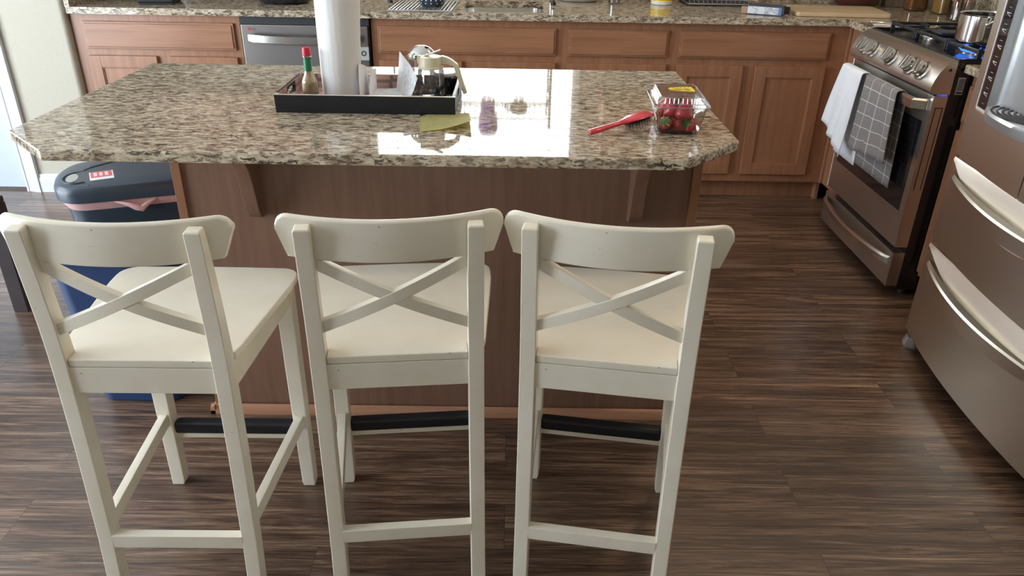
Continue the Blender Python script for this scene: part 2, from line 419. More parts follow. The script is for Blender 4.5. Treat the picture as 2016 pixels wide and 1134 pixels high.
b.box(DX1-.004, DX1+.02, 3.79, 3.92, 0, 2.05); b.box(DX0-.02, DX0+.004, 3.79, 3.92, 0, 2.05)
structure(b.build('trim_1', TRIM))
def base_prof(y): return [(y, 0), (y-.016, 0), (y-.016, .068), (y-.009, .080), (y-.007, .092), (y, .094)]
structure(MB().prism(base_prof(3.79), DX1+.076, -2.125, axis='x').build('baseboard_left', TRIM))
structure(MB().prism(base_prof(3.79), -3.55, DX0-.076, axis='x').build('baseboard_far_left', TRIM))

# ceiling lights
WARM = emit('warm_lamp', (1.0,.74,.48), 6); WARM1 = emit('warm_lamp_medium', (1.0,.72,.45), 44); WARM2 = emit('warm_lamp_bright', (1.0,.74,.48), 60)
for i, (x, y, lab) in enumerate([(-1.1, -.5, 'round ceiling light at the left behind the stools'), (.95, 1.45, 'round ceiling light at the right in front of the fridge'), (1.0, 2.9, 'round ceiling light over the aisle by the stove')]):
    t = thing('ceiling_light', lab, 'light', (x, y, 2.55), 0, 'ceiling lights')
    MB().lathe([(.125,0),(.125,-.012),(.105,-.014),(.105,-.002)], 32).build('trim_ring', TRIM, t)
    MB().lathe([(.104,-.008),(0,-.008)], 32).build('diffuser', (WARM, WARM1, WARM2)[i], t)

# ------------------------------------------------------------------ cabinets
FY = 3.827; FX = 1.630
def framed_door(mb, mp, w, h, panel=True):
    """raised frame door in local (u along width, v up, d out); mp maps (u,v,d) to world"""
    def bx(u0, u1, v0, v1, d0, d1, bev=.003):
        t = bmesh.new()
        v = [t.verts.new((x, y, z)) for x in (u0, u1) for y in (v0, v1) for z in (d0, d1)]
        for f in ((0,1,3,2),(4,6,7,5),(0,4,5,1),(2,3,7,6),(0,2,6,4),(1,5,7,3)): t.faces.new([v[i] for i in f])
        if bev: bmesh.ops.bevel(t, geom=list(t.edges), offset=bev, segments=2, affect='EDGES', profile=.5)
        for q in t.verts: q.co = Vector(mp(*q.co))
        bmesh.ops.recalc_face_normals(t, faces=t.faces); mb.add(t)
    s = .055
    if panel:
        bx(0, s, 0, h, 0, .019); bx(w-s, w, 0, h, 0, .019)
        bx(s-.002, w-s+.002, 0, s, 0, .0185); bx(s-.002, w-s+.002, h-s, h, 0, .0185)
        bx(s-.006, w-s+.006, s-.006, h-s+.006, 0, .010, .002)
        for a in (0, 1):   # inner bead
            bx(s-.001+a*(w-2*s-.004), s+.005+a*(w-2*s-.004), s, h-s, 0, .0145, .002)
            bx(s, w-s, s-.001+a*(h-2*s-.004), s+.005+a*(h-2*s-.004), 0, .0145, .002)
    else:
        bx(0, w, 0, h, 0, .013, .003); bx(.009, w-.009, .009, h-.009, .010, .019, .004)
def base_cabinet(name, label, x0, x1, drawers, doors, group=None):
    t = thing(name, label, 'cabinet', (x0, FY, 0), 0, group)
    body = MB()
    W = x1-x0
    body.box(0, W, 0, .018, .10, .884)                      # face frame
    body.box(0, .016, .018, BY-FY-.002, .0, .884); body.box(W-.016, W, .018, BY-FY-.002, .0, .884)
    body.box(.016, W-.016, .06, .078, 0, .10)                # toe kick board
    body.box(.016, W-.016, .018, BY-FY-.002, .10, .116)
    body.build('body', CAB, t)
    for (a, c, z0, z1) in drawers:
        m = MB(); framed_door(m, lambda u, v, d, a=a, z0=z0: (a-x0+u, -d, z0+v), c-a, z1-z0, False); m.build('drawer_front', CABX, t)
    for (a, c, z0, z1) in doors:
        m = MB(); framed_door(m, lambda u, v, d, a=a, z0=z0: (a-x0+u, -d, z0+v), c-a, z1-z0, True); m.build('door', CAB, t)
    return t
base_cabinet('base_cabinet', 'wooden base cabinet left of the dishwasher, beside the beige wall', -2.100, -1.297,
    [(-2.044, -1.325, .722, .848)], [(-2.044, -1.716, .143, .690), (-1.655, -1.325, .143, .690)])
base_cabinet('base_cabinet', 'wide wooden sink cabinet right of the dishwasher', -.672, .2446,
    [(-.640, .213, .722, .848)], [(-.640, -.24, .143, .690), (-.187, .213, .143, .690)])
base_cabinet('base_cabinet', 'wooden base cabinet with a single drawer, right of the sink cabinet', .245, .7796,
    [(.272, .752, .722, .848)], [(.272, .752, .143, .690)])
t = base_cabinet('base_cabinet', 'wooden corner cabinet with two tall doors left of the stove', .780, FX,
    [(.806, 1.528, .722, .848)], [(.806, 1.128, .143, .690), (1.190, 1.530, .143, .690)])
m = MB()    # return stile towards the stove
m.box(FX-.78-.004, FX-.78+.018, -.345, .0, .10, .884, .002); m.box(FX-.78+.03, FX-.78+.60, -.345, -.327, .0, .884)
m.box(FX-.78-.018, FX-.78-.002, -.020, -.002, .10, .882, .004)
m.build('corner_panel', CAB, t)
# narrow cabinet between stove and fridge
t = thing('base_cabinet', 'narrow wooden cabinet squeezed between the stove and the fridge', 'cabinet', (1.617, 2.47, 0))
m = MB(); m.box(0, .018, 0, .255, .10, .884); m.box(.018, .60, 0, .016, 0, .884); m.box(.018, .60, .239, .255, 0, .884); m.box(.06, .078, .016, .239, 0, .10)
m.build('body', CAB, t)
m = MB(); framed_door(m, lambda u, v, d: (-d, .02+u, .715+v), .222, .130, False); m.build('drawer_front', CABY, t)
m = MB(); framed_door(m, lambda u, v, d: (-d, .02+u, .125+v), .222, .562, True); m.build('door', CAB, t)
# unseen upper cabinets, added so the granite reflects dark wood
def upper(x0, x1, label):
    t = thing('added_wall_cabinet', label, 'cabinet', (x0, BY-.33, 1.40), 0)
    W = x1-x0; MB().box(0, W, .0, .328, 0, .80, .001).build('body', CAB, t)
    n = 2
    for k in range(n):
        m = MB(); framed_door(m, lambda u, v, d, k=k: (.02+k*W/n+u, -d, .02+v), W/n-.04, .76, True); m.build('door', CAB, t)
upper(-2.09, -.93, 'unseen upper wooden cabinet added left of the window for the granite reflection')
upper(.50, 1.60, 'unseen upper wooden cabinet added right of the window for the granite reflection')

# ------------------------------------------------------------------ worktops along the walls
CY0 = 3.792; ZB = HC-.030
SX = (-.600, -.288, -.235, .155); SY = (3.852, 4.27)      # sink cut-outs
b = MB()
b.box(-2.092, RX-.002, SY[1], BY-.002, ZB, HC); b.box(-2.092, SX[0], CY0, SY[1], ZB, HC)
b.box(SX[0], SX[3], CY0, SY[0], ZB, HC); b.box(SX[1], SX[2], SY[0], SY[1], ZB, HC)
b.box(SX[3], RX-.002, CY0, SY[1], ZB, HC); b.box(1.590, RX-.002, 3.475, CY0, ZB, HC)
b.box(-2.092, WX0-.03, BY-.022, BY-.002, HC, HC+.11); b.box(WX1+.03, RX-.002, BY-.022, BY-.002, HC, HC+.11); b.box(WX0-.03, WX1+.03, BY-.022, BY-.002, HC, HC+.11)
b.box(-2.100, -2.076, CY0+.01, BY-.022, HC, HC+.11); b.box(RX-.022, RX-.002, 3.475, BY-.022, HC, HC+.11)
tag(b.build('worktop', G), 'polished speckled granite worktop running along the back wall to the stove', 'worktop')
b = MB().box(1.576, RX-.002, 2.47, 2.728, ZB, HC, .006)
tag(b.build('worktop', G), 'small piece of granite worktop between the stove and the fridge', 'worktop')
# double sink
t = thing('kitchen_sink', 'stainless double bowl sink set in the worktop under the window', 'sink', (0, 0, 0))
for nm, (a, c) in (('bowl', (SX[0], SX[1])), ('bowl', (SX[2], SX[3]))):
    def rr(x0, x1, y0, y1, r, z, n=6):
        P = []
        for (cx, cy, a0) in ((x1-r, y0+r, -PI/2), (x1-r, y1-r, 0), (x0+r, y1-r, PI/2), (x0+r, y0+r, PI)):
            for k in range(n+1): q = a0+k*PI/2/n; P.append((cx+r*math.cos(q), cy+r*math.sin(q), z))
        return P
    m = MB(); m.loft([rr(a-.012, c+.012, SY[0]-.012, SY[1]+.012, .03, ZB-.001), rr(a+.001, c-.001, SY[0]+.001, SY[1]-.001, .06, ZB-.001), rr(a+.012, c-.012, SY[0]+.012, SY[1]-.012, .06, ZB-.16), rr(a+.04, c-.04, SY[0]+.04, SY[1]-.04, .05, ZB-.185), rr(a+.14, c-.14, SY[0]+.14, SY[1]-.14, .03, ZB-.19)], cap=False)
    m.prism([(p[0], p[1]) for p in rr(a+.14, c-.14, SY[0]+.14, SY[1]-.14, .03, 0)], ZB-.192, ZB-.19)
    m.build(nm, STL, t)

# ------------------------------------------------------------------ dishwasher
t = thing('dishwasher', 'stainless dishwasher with a curved bar handle between the wooden cabinets', 'dishwasher', (-1.285, 3.80, 0))
MB().box(-.008, .606, .022, .62, .02, .882).build('tub', BLKM, t)
MB().box(.0, .600, 0, .021, .11, .846, .003).build('door', STX, t)
MB().box(-.006, .606, .010, .022, .847, .883).build('control_strip', BLKM, t)
MB().box(.0, .600, .045, .06, .0, .108).build('toe_kick', BLKM, t)
m = MB(); rings = []
for k in range(25):
    u = k/24; x = .035+.53*u; d = .012+.028*math.sin(PI*u)**.55; z = .790-.006*math.sin(PI*u)
    h = .019 if 0 < k < 24 else .016
    rings.append([(x, -d, z-h*1.15), (x, -d-.008, z-h*1.15+.004), (x, -d-.008, z+h-.004), (x, -d, z+h)])
m.loft(rings); m.box(.038, .060, -.02, .004, .775, .803, .002); m.box(.54, .562, -.02, .004, .775, .803, .002)
m.build('handle', STL, t)
lo = MB(); lo.lathe([(0,0),(.0075,0)], 24, M=Matrix.Translation((.040, -.0012, .826)) @ Matrix.Rotation(PI/2, 4, 'X'))
lo.build('logo', pmat('logo_red', (.55,.03,.09), .4), t)
lt = text_mesh('LG', .016); lt.transform(Matrix.Translation((.062, -.0012, .826)) @ Matrix.Rotation(PI/2, 4, 'X'))
MB().add(lt).build('logo_letters', pmat('logo_grey', (.16,.15,.15), .4), t)
st = MB().box(.533, .602-.002, -.0012, 0, .690, .752).build('sticker', pmat('sticker_grey', (.42,.41,.40), .5), t)
m = MB()
for body, x, s in (('1', .552, .030),):
    a = text_mesh(body, s); a.transform(Matrix.Translation((x, -.0022, .722)) @ Matrix.Rotation(PI/2, 4, 'X')); m.add(a)
m.lathe([(.0075,0),(.0125,0),(.0125,.0006),(.0075,.0006),(.0075,0)], 28, M=Matrix.Translation((.576, -.0015, .722)) @ Matrix.Rotation(PI/2, 4, 'X'))
m.build('sticker_print', BLKM, st)

# ------------------------------------------------------------------ island
T = .914
IX0, IX1, IY0, IY1 = -1.155, .533, 1.591, 2.527
t = thing('kitchen_island', 'wooden kitchen island base under the big granite top', 'island', (-.36, 2.2, 0))
ox, oy = -.36, 2.2
BX0, BX1, BYF = -.8787, .4996, 1.907
m = MB()
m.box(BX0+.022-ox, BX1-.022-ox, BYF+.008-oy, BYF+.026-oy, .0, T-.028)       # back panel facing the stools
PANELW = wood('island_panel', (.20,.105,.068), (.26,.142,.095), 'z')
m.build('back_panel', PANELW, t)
for x in (BX0, BX1-.024):
    MB().box(x-ox, x+.024-ox, BYF-oy, IY1-.04-oy, 0, T-.028, .0015).build('end_panel', CAB, t)
m = MB(); bp = [(0,0),(-.014,0),(-.014,.012),(-.008,.026),(0,.030)]
m.prism([(BYF-oy+p[0], p[1]) for p in bp], BX0-.014-ox, BX1+.014-ox, axis='x')
m.prism([(BX0-ox+p[0], p[1]) for p in bp], BYF-.014-oy, IY1-.05-oy, axis='y')
m.prism([(BX1-ox-p[0], p[1]) for p in bp], BYF-.014-oy, IY1-.05-oy, axis='y')
m.build('base_moulding', wood('island_moulding', (.40,.19,.11), (.50,.26,.155), 'x'), t)
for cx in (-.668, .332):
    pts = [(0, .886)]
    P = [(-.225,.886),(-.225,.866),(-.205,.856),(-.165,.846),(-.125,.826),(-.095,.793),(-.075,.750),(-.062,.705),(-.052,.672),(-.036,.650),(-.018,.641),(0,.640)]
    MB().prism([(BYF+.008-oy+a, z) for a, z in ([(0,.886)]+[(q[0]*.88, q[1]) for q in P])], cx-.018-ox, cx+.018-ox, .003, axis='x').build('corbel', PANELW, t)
m = MB()
W = BX1-BX0-.05
m.box(BX0+.024-ox, BX1-.024-ox, IY1-.058-oy, IY1-.042-oy, .1, T-.028)
m.build('front_frame', CAB, t)
for k in range(3):
    a = BX0+.04+k*W/3
    m = MB(); framed_door(m, lambda u, v, d, a=a: (a+W/3-.03-u-ox, IY1-.042+d-oy, .14+v), W/3-.035, .53); m.build('door', CAB, t)
    m = MB(); framed_door(m, lambda u, v, d, a=a: (a+W/3-.03-u-ox, IY1-.042+d-oy, .715+v), W/3-.035, .13, False); m.build('drawer_front', CABX, t)
cl = .147; cr = .155
poly = [(IX0+cl, IY0), (IX1-cr, IY0), (IX1, IY0+.153), (IX1, IY1), (IX0, IY1), (IX0, IY0+.145)]
tag(MB().prism(poly, T-.0262, T, .005, 3).build('island_top', G), 'polished granite island top with clipped front corners', 'worktop')

# ------------------------------------------------------------------ bar stools
def make_stool():
    t = thing('bar_stool', '', 'stool', (0,0,0), 0, 'white bar stools at the island')
    W, pw = .167, .031
    secs = [(0,-.034,.000),(.18,-.017,.019),(.40,-.005,.033),(.545,-.001,.037),(.63,.000,.037),(.70,-.002,.032),(.78,-.008,.024),(.84,-.013,.016),(.889,-.018,.007)]
    for s in (-1, 1):
        rings = []
        for z, y0, y1 in secs:
            x0, x1 = W-pw+(.001 if z > .8 else 0), W
            rings.append([(s*x0,y0,z),(s*x1,y0,z),(s*x1,y1,z),(s*x0,y1,z)])
        rings.append([(s*(W-pw+.003),-.016,.8935),(s*(W-.002),-.016,.8935),(s*(W-.002),.008,.8955),(s*(W-pw+.003),.008,.8955)])
        m = MB(); m.loft(rings, bev=.0022); m.build('leg', WHITE, t, angle=.9)
        # front leg, slightly tapering to the foot
        xo = .1892
        rings = []
        for z, w, d in ((0,.030,.030),(.012,.033,.034),(.3,.036,.038),(.604,.038,.040)):
            rings.append([(s*(xo-w),.362,z),(s*xo,.362,z),(s*xo,.362+d,z),(s*(xo-w),.362+d,z)])
        m = MB(); m.loft(rings, bev=.0022); m.build('leg', WHITE, t, angle=.9)
    # seat outline with notches round the posts and rounded front corners
    P = [(-.1355,.004),(.1355,.004),(.1355,.039),(.169,.039),(.174,.060),(.186,.160),(.197,.250),(.206,.330),(.207,.365)]
    for k in range(1, 7): a = k*PI/2/6; P.append((.165+.042*math.cos(a), .372+.040*math.sin(a)))
    P += [(.08,.4145),(0,.4155)]
    P = P + [(-x, y) for x, y in P[::-1] if abs(x) > 1e-6 and not (abs(y-.004) < 1e-6)]
    MB().prism(P, .604, .6211, .003, 3).build('seat', WHITE, t, angle=.5)
    def beam(p0, p1, w, h, nm, bev=.002, mat=WHITE, par=None):
        p0, p1 = Vector(p0), Vector(p1); d = (p1-p0); L = d.length; d.normalize()
        up = Vector((0,0,1)) if abs(d.z) < .9 else Vector((0,1,0)); sd = d.cross(up).normalized(); up = sd.cross(d)
        M = Matrix((( *d, 0),(*sd, 0),(*up, 0),(0,0,0,1))).transposed(); M.translation = p0
        return MB().box(0, L, -w/2, w/2, -h/2, h/2, bev, M=M).build(nm, mat, par or t)
    beam((-.139,.0145,.5745), (.139,.0145,.5745), .021, .058, 'apron')
    beam((-.155,.383,.5745), (.155,.383,.5745), .020, .058, 'apron')
    for s in (-1, 1):
        beam((s*.155,.030,.5745), (s*.176,.366,.5745), .020, .058, 'apron')
        beam((s*.150,.010,.2115), (s*.172,.366,.2115), .020, .034, 'stretcher')
    beam((-.138,-.007,.178), (.138,-.007,.178), .021, .033, 'stretcher')
    f = beam((-.158,.384,.166), (.158,.384,.166), .022, .036, 'footrest')
    ru = MB(); ru.box(-.156, .156, .368, .400, .162, .196, .008, 3); ru.build('footrest_pad', RUB, f)
    # curved top rail
    n = 44; rings = []
    def yb(x): return -.013+.043*(x/.205)**2
    t0 = bmesh.new(); fr_, bk = [], []
    zt, zb = .9040, .8235
    outline = []
    for k in range(n+1):
        x = -.205*math.cos(PI*k/n)
        ax = abs(x)
        top = zt if ax < .1795 else zt - .0255 + math.sqrt(max(0, .0255**2-(ax-.1795)**2))
        lim = .187
        bot = zb if ax < lim else zb + (ax-lim)/.018*.050
        outline.append((x, bot, max(top, bot+.001)))
    cols = []
    for x, bo, to in outline:
        y0 = yb(x); th = .0175
        zs = [bo, bo+.003, (bo+to)/2, to-.006, to-.002, to]
        if zs[3] < zs[2]: zs = [bo+(to-bo)*q for q in (0,.1,.5,.85,.95,1)]
        offs0 = [.002, 0, 0, 0, .003, .007]; offs1 = [.002, 0, 0, 0, .003, .007]
        zs = [z+.004*(x/.205)**2 for z in zs]
        cols.append([(x, y0+o, z) for z, o in zip(zs, offs0)] + [(x, y0+th-o, z) for z, o in list(zip(zs, offs1))[::-1]])
    m = MB(); m.loft(cols); m.build('backrest', WHITE, t, angle=.8)
    # crossed slats
    for s in (-1, 1):
        rings = []
        for k in range(15):
            u = k/14; x = s*(-.1375+.275*u); z = .816-.131*u+.000
            y = .007-.017*math.sin(PI*u)+(.0012 if s > 0 else 0)
            hh = .0125
            rings.append([(x,y,z-hh),(x,y,z+hh),(x,y+.017,z+hh),(x,y+.017,z-hh)])
        m = MB(); m.loft(rings, bev=.0012); m.build('cross_slat', WHITE, t, angle=.8)
    return t
stool = make_stool()
SP = [(-.6936, 1.2203, -.4338, 'leftmost white wooden bar stool, standing apart in front of the blue bin'),
      (-.2104, 1.2549, -5.9132, 'middle one of the three white bar stools, its rail nearly touching the right one'),
      (.1895, 1.2392, 8.6292, 'rightmost white wooden bar stool, turned a little to the left at the island')]
for i, (x, y, a, lab) in enumerate(SP):
    o = stool if i == 0 else copy_tree(stool)
    o.location = (x, y, 0); o.rotation_euler = (0, 0, -R(a)); o['label'] = lab

# ------------------------------------------------------------------ fridge
FR0, FR1 = 2.38, 1.52
def fx(y): u = (FR0-y)/(FR0-FR1); return 1.422-.047*u-.033*4*u*(1-u)
t = thing('refrigerator', 'stainless french door fridge with two bottom drawers and a water dispenser', 'refrigerator', (1.8, 1.95, 0))
fo = Vector((1.8, 1.95, 0))
def curved_panel(m, y0, y1, z0, z1, scoop=0, n=30, back=.065, lip=.008):
    ys = [y0+(y1-y0)*k/n for k in range(n+1)]
    cols = []
    for y in ys:
        u = (FR0-y)/(FR0-FR1); col = []
        zt_ = z1-lip; bulge = .033*4*u*(1-u) if scoop else 0
        za = zt_-scoop*max(.02, math.sin(PI*min(max(u, 0), 1)))
        zs = [z0, z0+(za-z0)*.5, za-.004, za, zt_] if scoop else [z0, (z0+zt_)/2, zt_]
        for z in zs: col.append((fx(y)+(bulge*max(0, z-za)/(zt_-za) if scoop else 0)-fo.x, y-fo.y, z))
        lastdx = col[-1][0]-(fx(y)-fo.x)
        col.append((fx(y)+lastdx+lip*.4-fo.x, y-fo.y, z1)); 
        col.append((1.40+back-fo.x, y-fo.y, z1)); col.append((1.40+back-fo.x, y-fo.y, z0))
        cols.append(col)
    m.loft(cols)
body = MB().box(1.47-fo.x, 2.22-fo.x, FR1-fo.y, FR0-.006-fo.y, .055, 1.74, .004).build('body', pmat('fridge_side', (.07,.07,.07), .5), t)
MB().box(1.50-fo.x, 2.2-fo.x, FR1+.02-fo.y, FR0-.03-fo.y, .012, .055).build('base_grille', BLKM, t)
for (z0, z1) in ((.400, .686), (.062, .386)):
    z1 += .004
    m = MB(); curved_panel(m, FR0, FR1, z0+.012 if z0 > .1 else z0, z1, .115 if z0 > .1 else .075)
    d = m.build('drawer', STF, t, angle=.12)
    h = MB(); rings = []
    N = 40
    for k in range(N+1):
        u = k/N; y = 2.335-(2.335-1.565)*u; s = math.sin(PI*u)
        out = .006+.040*s**.6; zc = z1-.052-.018*s**.8
        hh = .006+.020*s**.35
        x = fx(y)-out
        rings.append([(x+.020*s-fo.x+.004, y-fo.y, zc-hh), (x-fo.x, y-fo.y, zc-hh+.003), (x-.002-fo.x, y-fo.y, zc+hh-.006), (x+.003-fo.x, y-fo.y, zc+hh), (x+.022*s+.006-fo.x, y-fo.y, zc+hh)])
    h.loft(rings); h.build('handle', STF, d, angle=.5)
# doors
ZD0, ZD1 = .704, 1.745
SY0, SY1, SY2 = 2.322, 2.252, 1.99     # control strip, cavity
DZ0, DZ1 = .862, 1.33
m = MB(); curved_panel(m, FR0, SY0, ZD0, ZD1, 0, 6); curved_panel(m, SY0, SY2, ZD0, DZ0, 0, 14); curved_panel(m, SY0, SY2, DZ1, ZD1, 0, 14); curved_panel(m, SY2, 1.953, ZD0, ZD1, 0, 4)
dl = m.build('door', STF, t, angle=.5)
m = MB(); curved_panel(m, 1.947, FR1, ZD0, ZD1, 0, 16); dr = m.build('door', STF, t, angle=.5)
for d, y in ((dl, 1.985), (dr, 1.915)):
    h = MB(); h.tube([(fx(y)+.004-fo.x, y-fo.y, 1.40), (fx(y)-.045-fo.x, y-fo.y, 1.41), (fx(y)-.055-fo.x, y-fo.y, 1.50), (fx(y)-.045-fo.x, y-fo.y, 1.68), (fx(y)+.004-fo.x, y-fo.y, 1.69)], .011, 10)
    h.build('handle', STF, d)
# control strip
def strip_quad(m, ya, yb, za, zb, off, th=.004):
    m.hexa([(fx(ya)-off-fo.x, ya-fo.y, za), (fx(yb)-off-fo.x, yb-fo.y, za), (fx(yb)-off+th-fo.x, yb-fo.y, za), (fx(ya)-off+th-fo.x, ya-fo.y, za),
            (fx(ya)-off-fo.x, ya-fo.y, zb), (fx(yb)-off-fo.x, yb-fo.y, zb), (fx(yb)-off+th-fo.x, yb-fo.y, zb), (fx(ya)-off+th-fo.x, ya-fo.y, zb)])
m = MB(); strip_quad(m, SY0-.006, SY1, DZ0+.006, DZ1-.006, .001); cp = m.build('control_panel', GLASSB, dl, smooth=False)
m = MB(); strip_quad(m, SY0, SY0-.006, DZ0, DZ1, .003, .03); strip_quad(m, SY0, SY1-.004, DZ0, DZ0+.006, .003, .03); strip_quad(m, SY0, SY2, DZ1-.006, DZ1, .003, .03)
m.build('panel_trim', pmat('trim_silver', (.80,.80,.78), .35, .2), dl, smooth=False)
m = MB(); random.seed(3)
for k in range(9):       # small white icons and captions
    z = .905+k*.045
    for q in range(3):
        yy = SY1+.020+q*.009; w = random.choice((.003,.004,.005)); strip_quad(m, yy+w, yy, z+.002*q, z+.002*q+random.choice((.002,.003,.004)), .0018, .002)
    strip_quad(m, SY1+.046, SY1+.018, z+.008, z+.0095, .0018, .002); strip_quad(m, SY1+.040, SY1+.022, z-.022, z-.0214, .0018, .002)
o = m.build('icons', pmat('icon_white', (.75,.78,.82), .4), cp, smooth=False); o['kind'] = 'stuff'
# cavity
m = MB(); cols = []
for k in range(17):
    a = PI*k/16; y = (SY1+SY2)/2+(SY1-SY2)/2*math.cos(a); x = fx(y)+.055*math.sin(a)**.7-.001
    cols.append([(x-fo.x, y-fo.y, DZ0), (x-fo.x, y-fo.y, DZ1)])
m.loft(cols, cap=False, close=False); m.build('dispenser_recess', SILVER, dl)
m = MB(); plan = []
for k in range(25):
    a = PI*k/24; y = (SY1+SY2)/2+(SY1-SY2+.006)/2*math.cos(a); plan.append((y, math.sin(a)**.6))
ym = (SY1+SY2)/2
cols = []
for (sc, z, o) in ((1.0,.842,.010),(1.0,.846,.026),(1.0,.872,.034),(.98,.882,.030),(.93,.884,.022)):
    cols.append([(fx(y)-o*w+.012-fo.x, ym+(y-ym)*sc-fo.y, z) for y, w in plan]+[(1.44-fo.x, ym+(plan[-1][0]-ym)*sc-fo.y, z), (1.44-fo.x, ym+(plan[0][0]-ym)*sc-fo.y, z)])
m.loft(cols); tr = m.build('drip_tray', SILVER, dl)
m = MB()
for k in range(6):
    r = .030+.014*k
    m.tube([(1.455-r*math.sin(a)*.95-fo.x, ym+r*math.cos(a)*1.25-fo.y, .8855) for a in [PI*j/20 for j in range(21)]], .0028, 6)
m.build('grille_slots', BLKM, tr)
m = MB(); m.lathe([(0,0),(.030,0),(.034,.012),(.026,.040),(0,.046)], 24, o=(1.445-fo.x, 2.352-fo.y, 0)); m.build('foot', SILVER, t)
m = MB(); m.lathe([(0,0),(.026,0),(.026,.054)], 20, o=(1.45-fo.x, 1.56-fo.y, 0)); m.build('foot', SILVER, t)

# ------------------------------------------------------------------ stove
SX0 = 1.503; SYA, SYB = 2.735, 3.455
t = thing('gas_stove', 'stainless gas range with five knobs and towels on its door handle', 'stove', (1.85, 3.095, 0))
so = Vector((1.85, 3.095, 0))
def S(x, y, z): return (x-so.x, y-so.y, z)
def sb(x0, x1, y0, y1, z0, z1, bev=0, m=None): return (m or MB()).box(x0-so.x, x1-so.x, y0-so.y, y1-so.y, z0, z1, bev)
sb(1.552, 2.23, SYA+.004, SYB-.004, .03, .905).build('body', BLK, t)
for y in (SYA+.04, SYB-.04):
    for x in (1.60, 2.18): MB().lathe([(0,0),(.018,0),(.018,.032)], 16, o=S(x, y, 0)).build('foot', BLKM, t)
# door with a framed window
d = MB()
wy0, wy1, wz0, wz1 = 2.775, 3.420, .348, .700
for a in ((SYA, wy0, .215, .800), (wy1, SYB, .215, .800), (wy0, wy1, .215, wz0), (wy0, wy1, wz1, .800)): sb(SX0, 1.551, *a, m=d)
door = d.build('oven_door', ST, t)
sb(SX0+.002, SX0+.006, wy0, wy1, wz0, wz1).build('window_glass', GLASSB, door)
for q in (SYA, SYB): MB().box(-.0023, .0023, -.0023, .0023, .215, .800, M=Matrix.Translation(S(SX0+.0012, q+(.0012 if q == SYA else -.0012), 0)) @ Matrix.Rotation(PI/4, 4, 'Z')).build('edge_trim', STL, door)
m = MB(); sb(1.515, 1.518, SYA-.0008, SYA+.001, .45, .76, m=m); sb(1.540, 1.543, SYA-.0008, SYA+.001, .45, .76, m=m); sb(1.515, 1.543, SYA-.0008, SYA+.001, .757, .76, m=m); m.build('vent_groove', BLKM, door)
m = MB(); rings = []
for k in range(31):
    u = k/30; y = 2.762+(3.428-2.762)*u; o = .046 if .04 < u < .96 else .046*math.sin(min(u, 1-u)/.04*PI/2)
    x = SX0-o
    rings.append([S(x+.004, y, .742), S(x-.008, y, .746), S(x-.010, y, .776), S(x-.002, y, .783), S(x+.006, y, .783)])
m.loft(rings); hn = m.build('handle', STL, door, angle=.5)
# storage drawer
d = MB(); sb(SX0, 1.551, SYA, SYB, .047, .190, .002, m=d); dw = d.build('storage_drawer', ST, t)
MB().box(-.0023, .0023, -.0023, .0023, .047, .190, M=Matrix.Translation(S(SX0+.0012, SYA+.0012, 0)) @ Matrix.Rotation(PI/4, 4, 'Z')).build('edge_trim', STL, dw)
m = MB(); rings = []
for k in range(31):
    u = k/30; y = 2.748+(3.440-2.748)*u; s = math.sin(PI*u); o = .004+.040*s**.55; x = SX0-o; zc = .152-.008*s
    rings.append([S(x+.006, y, zc-.016), S(x-.004, y, zc-.014), S(x-.006, y, zc+.010), S(x+.002, y, zc+.017), S(x+.010, y, zc+.017)])
m.loft(rings); m.build('handle', STL, dw, angle=.5)
# control panel
prof = [(1.552,.806),(1.492,.808),(1.482,.816),(1.480,.832),(1.487,.858),(1.499,.884),(1.515,.906),(1.532,.919),(1.552,.925)]
m = MB(); m.loft([[S(x, y, z) for x, z in prof] for y in (SYA-.004, SYA+.006, SYB-.006, SYB+.004)]); pan = m.build('control_panel', ST, t, angle=.7)
m = MB(); sb(1.535, 1.550, SYA+.004, SYA+.05, .801, .807, m=m); m.build('clock_light', emit('blue_glow', (.05,.12,1), .8), pan)
m = MB(); m.lathe([(0,0),(.0055,.0005),(.0055,0)], 16, M=Matrix.Translation(S(1.532, SYA-.0045, .892)) @ Matrix.Rotation(PI/2, 4, 'X')); m.build('screw', BLKM, pan)
nrm = Vector((-.86, 0, .51)).normalized()
for i, (y, rot) in enumerate(((3.335, 0), (3.262, 0), (3.095, 0), (2.930, 0), (2.840, .45))):
    M = Matrix.Translation(Vector(S(1.4935, y, .868))) @ nrm.to_track_quat('Z', 'Y').to_matrix().to_4x4()
    k = MB(); k.lathe([(.036,0),(.036,.003),(.031,.006),(.031,.010)], 32, M=M, cap0=True, cap1=True)
    k.lathe([(.0285,.011),(.0285,.022),(.026,.027),(0,.028)], 32, M=M, cap0=True)
    kk = k.build('knob', STL, t, angle=.5)
    MB().box(-.0085, .0085, -.027, .027, .026, .042, .003, M=M @ Matrix.Rotation(rot+.05, 4, 'Z')).build('knob_grip', STL, kk)
    ring = MB().lathe([(.0292,.010),(.0292,.0125)], 32, M=M).build('knob_ring', BLKM, kk)
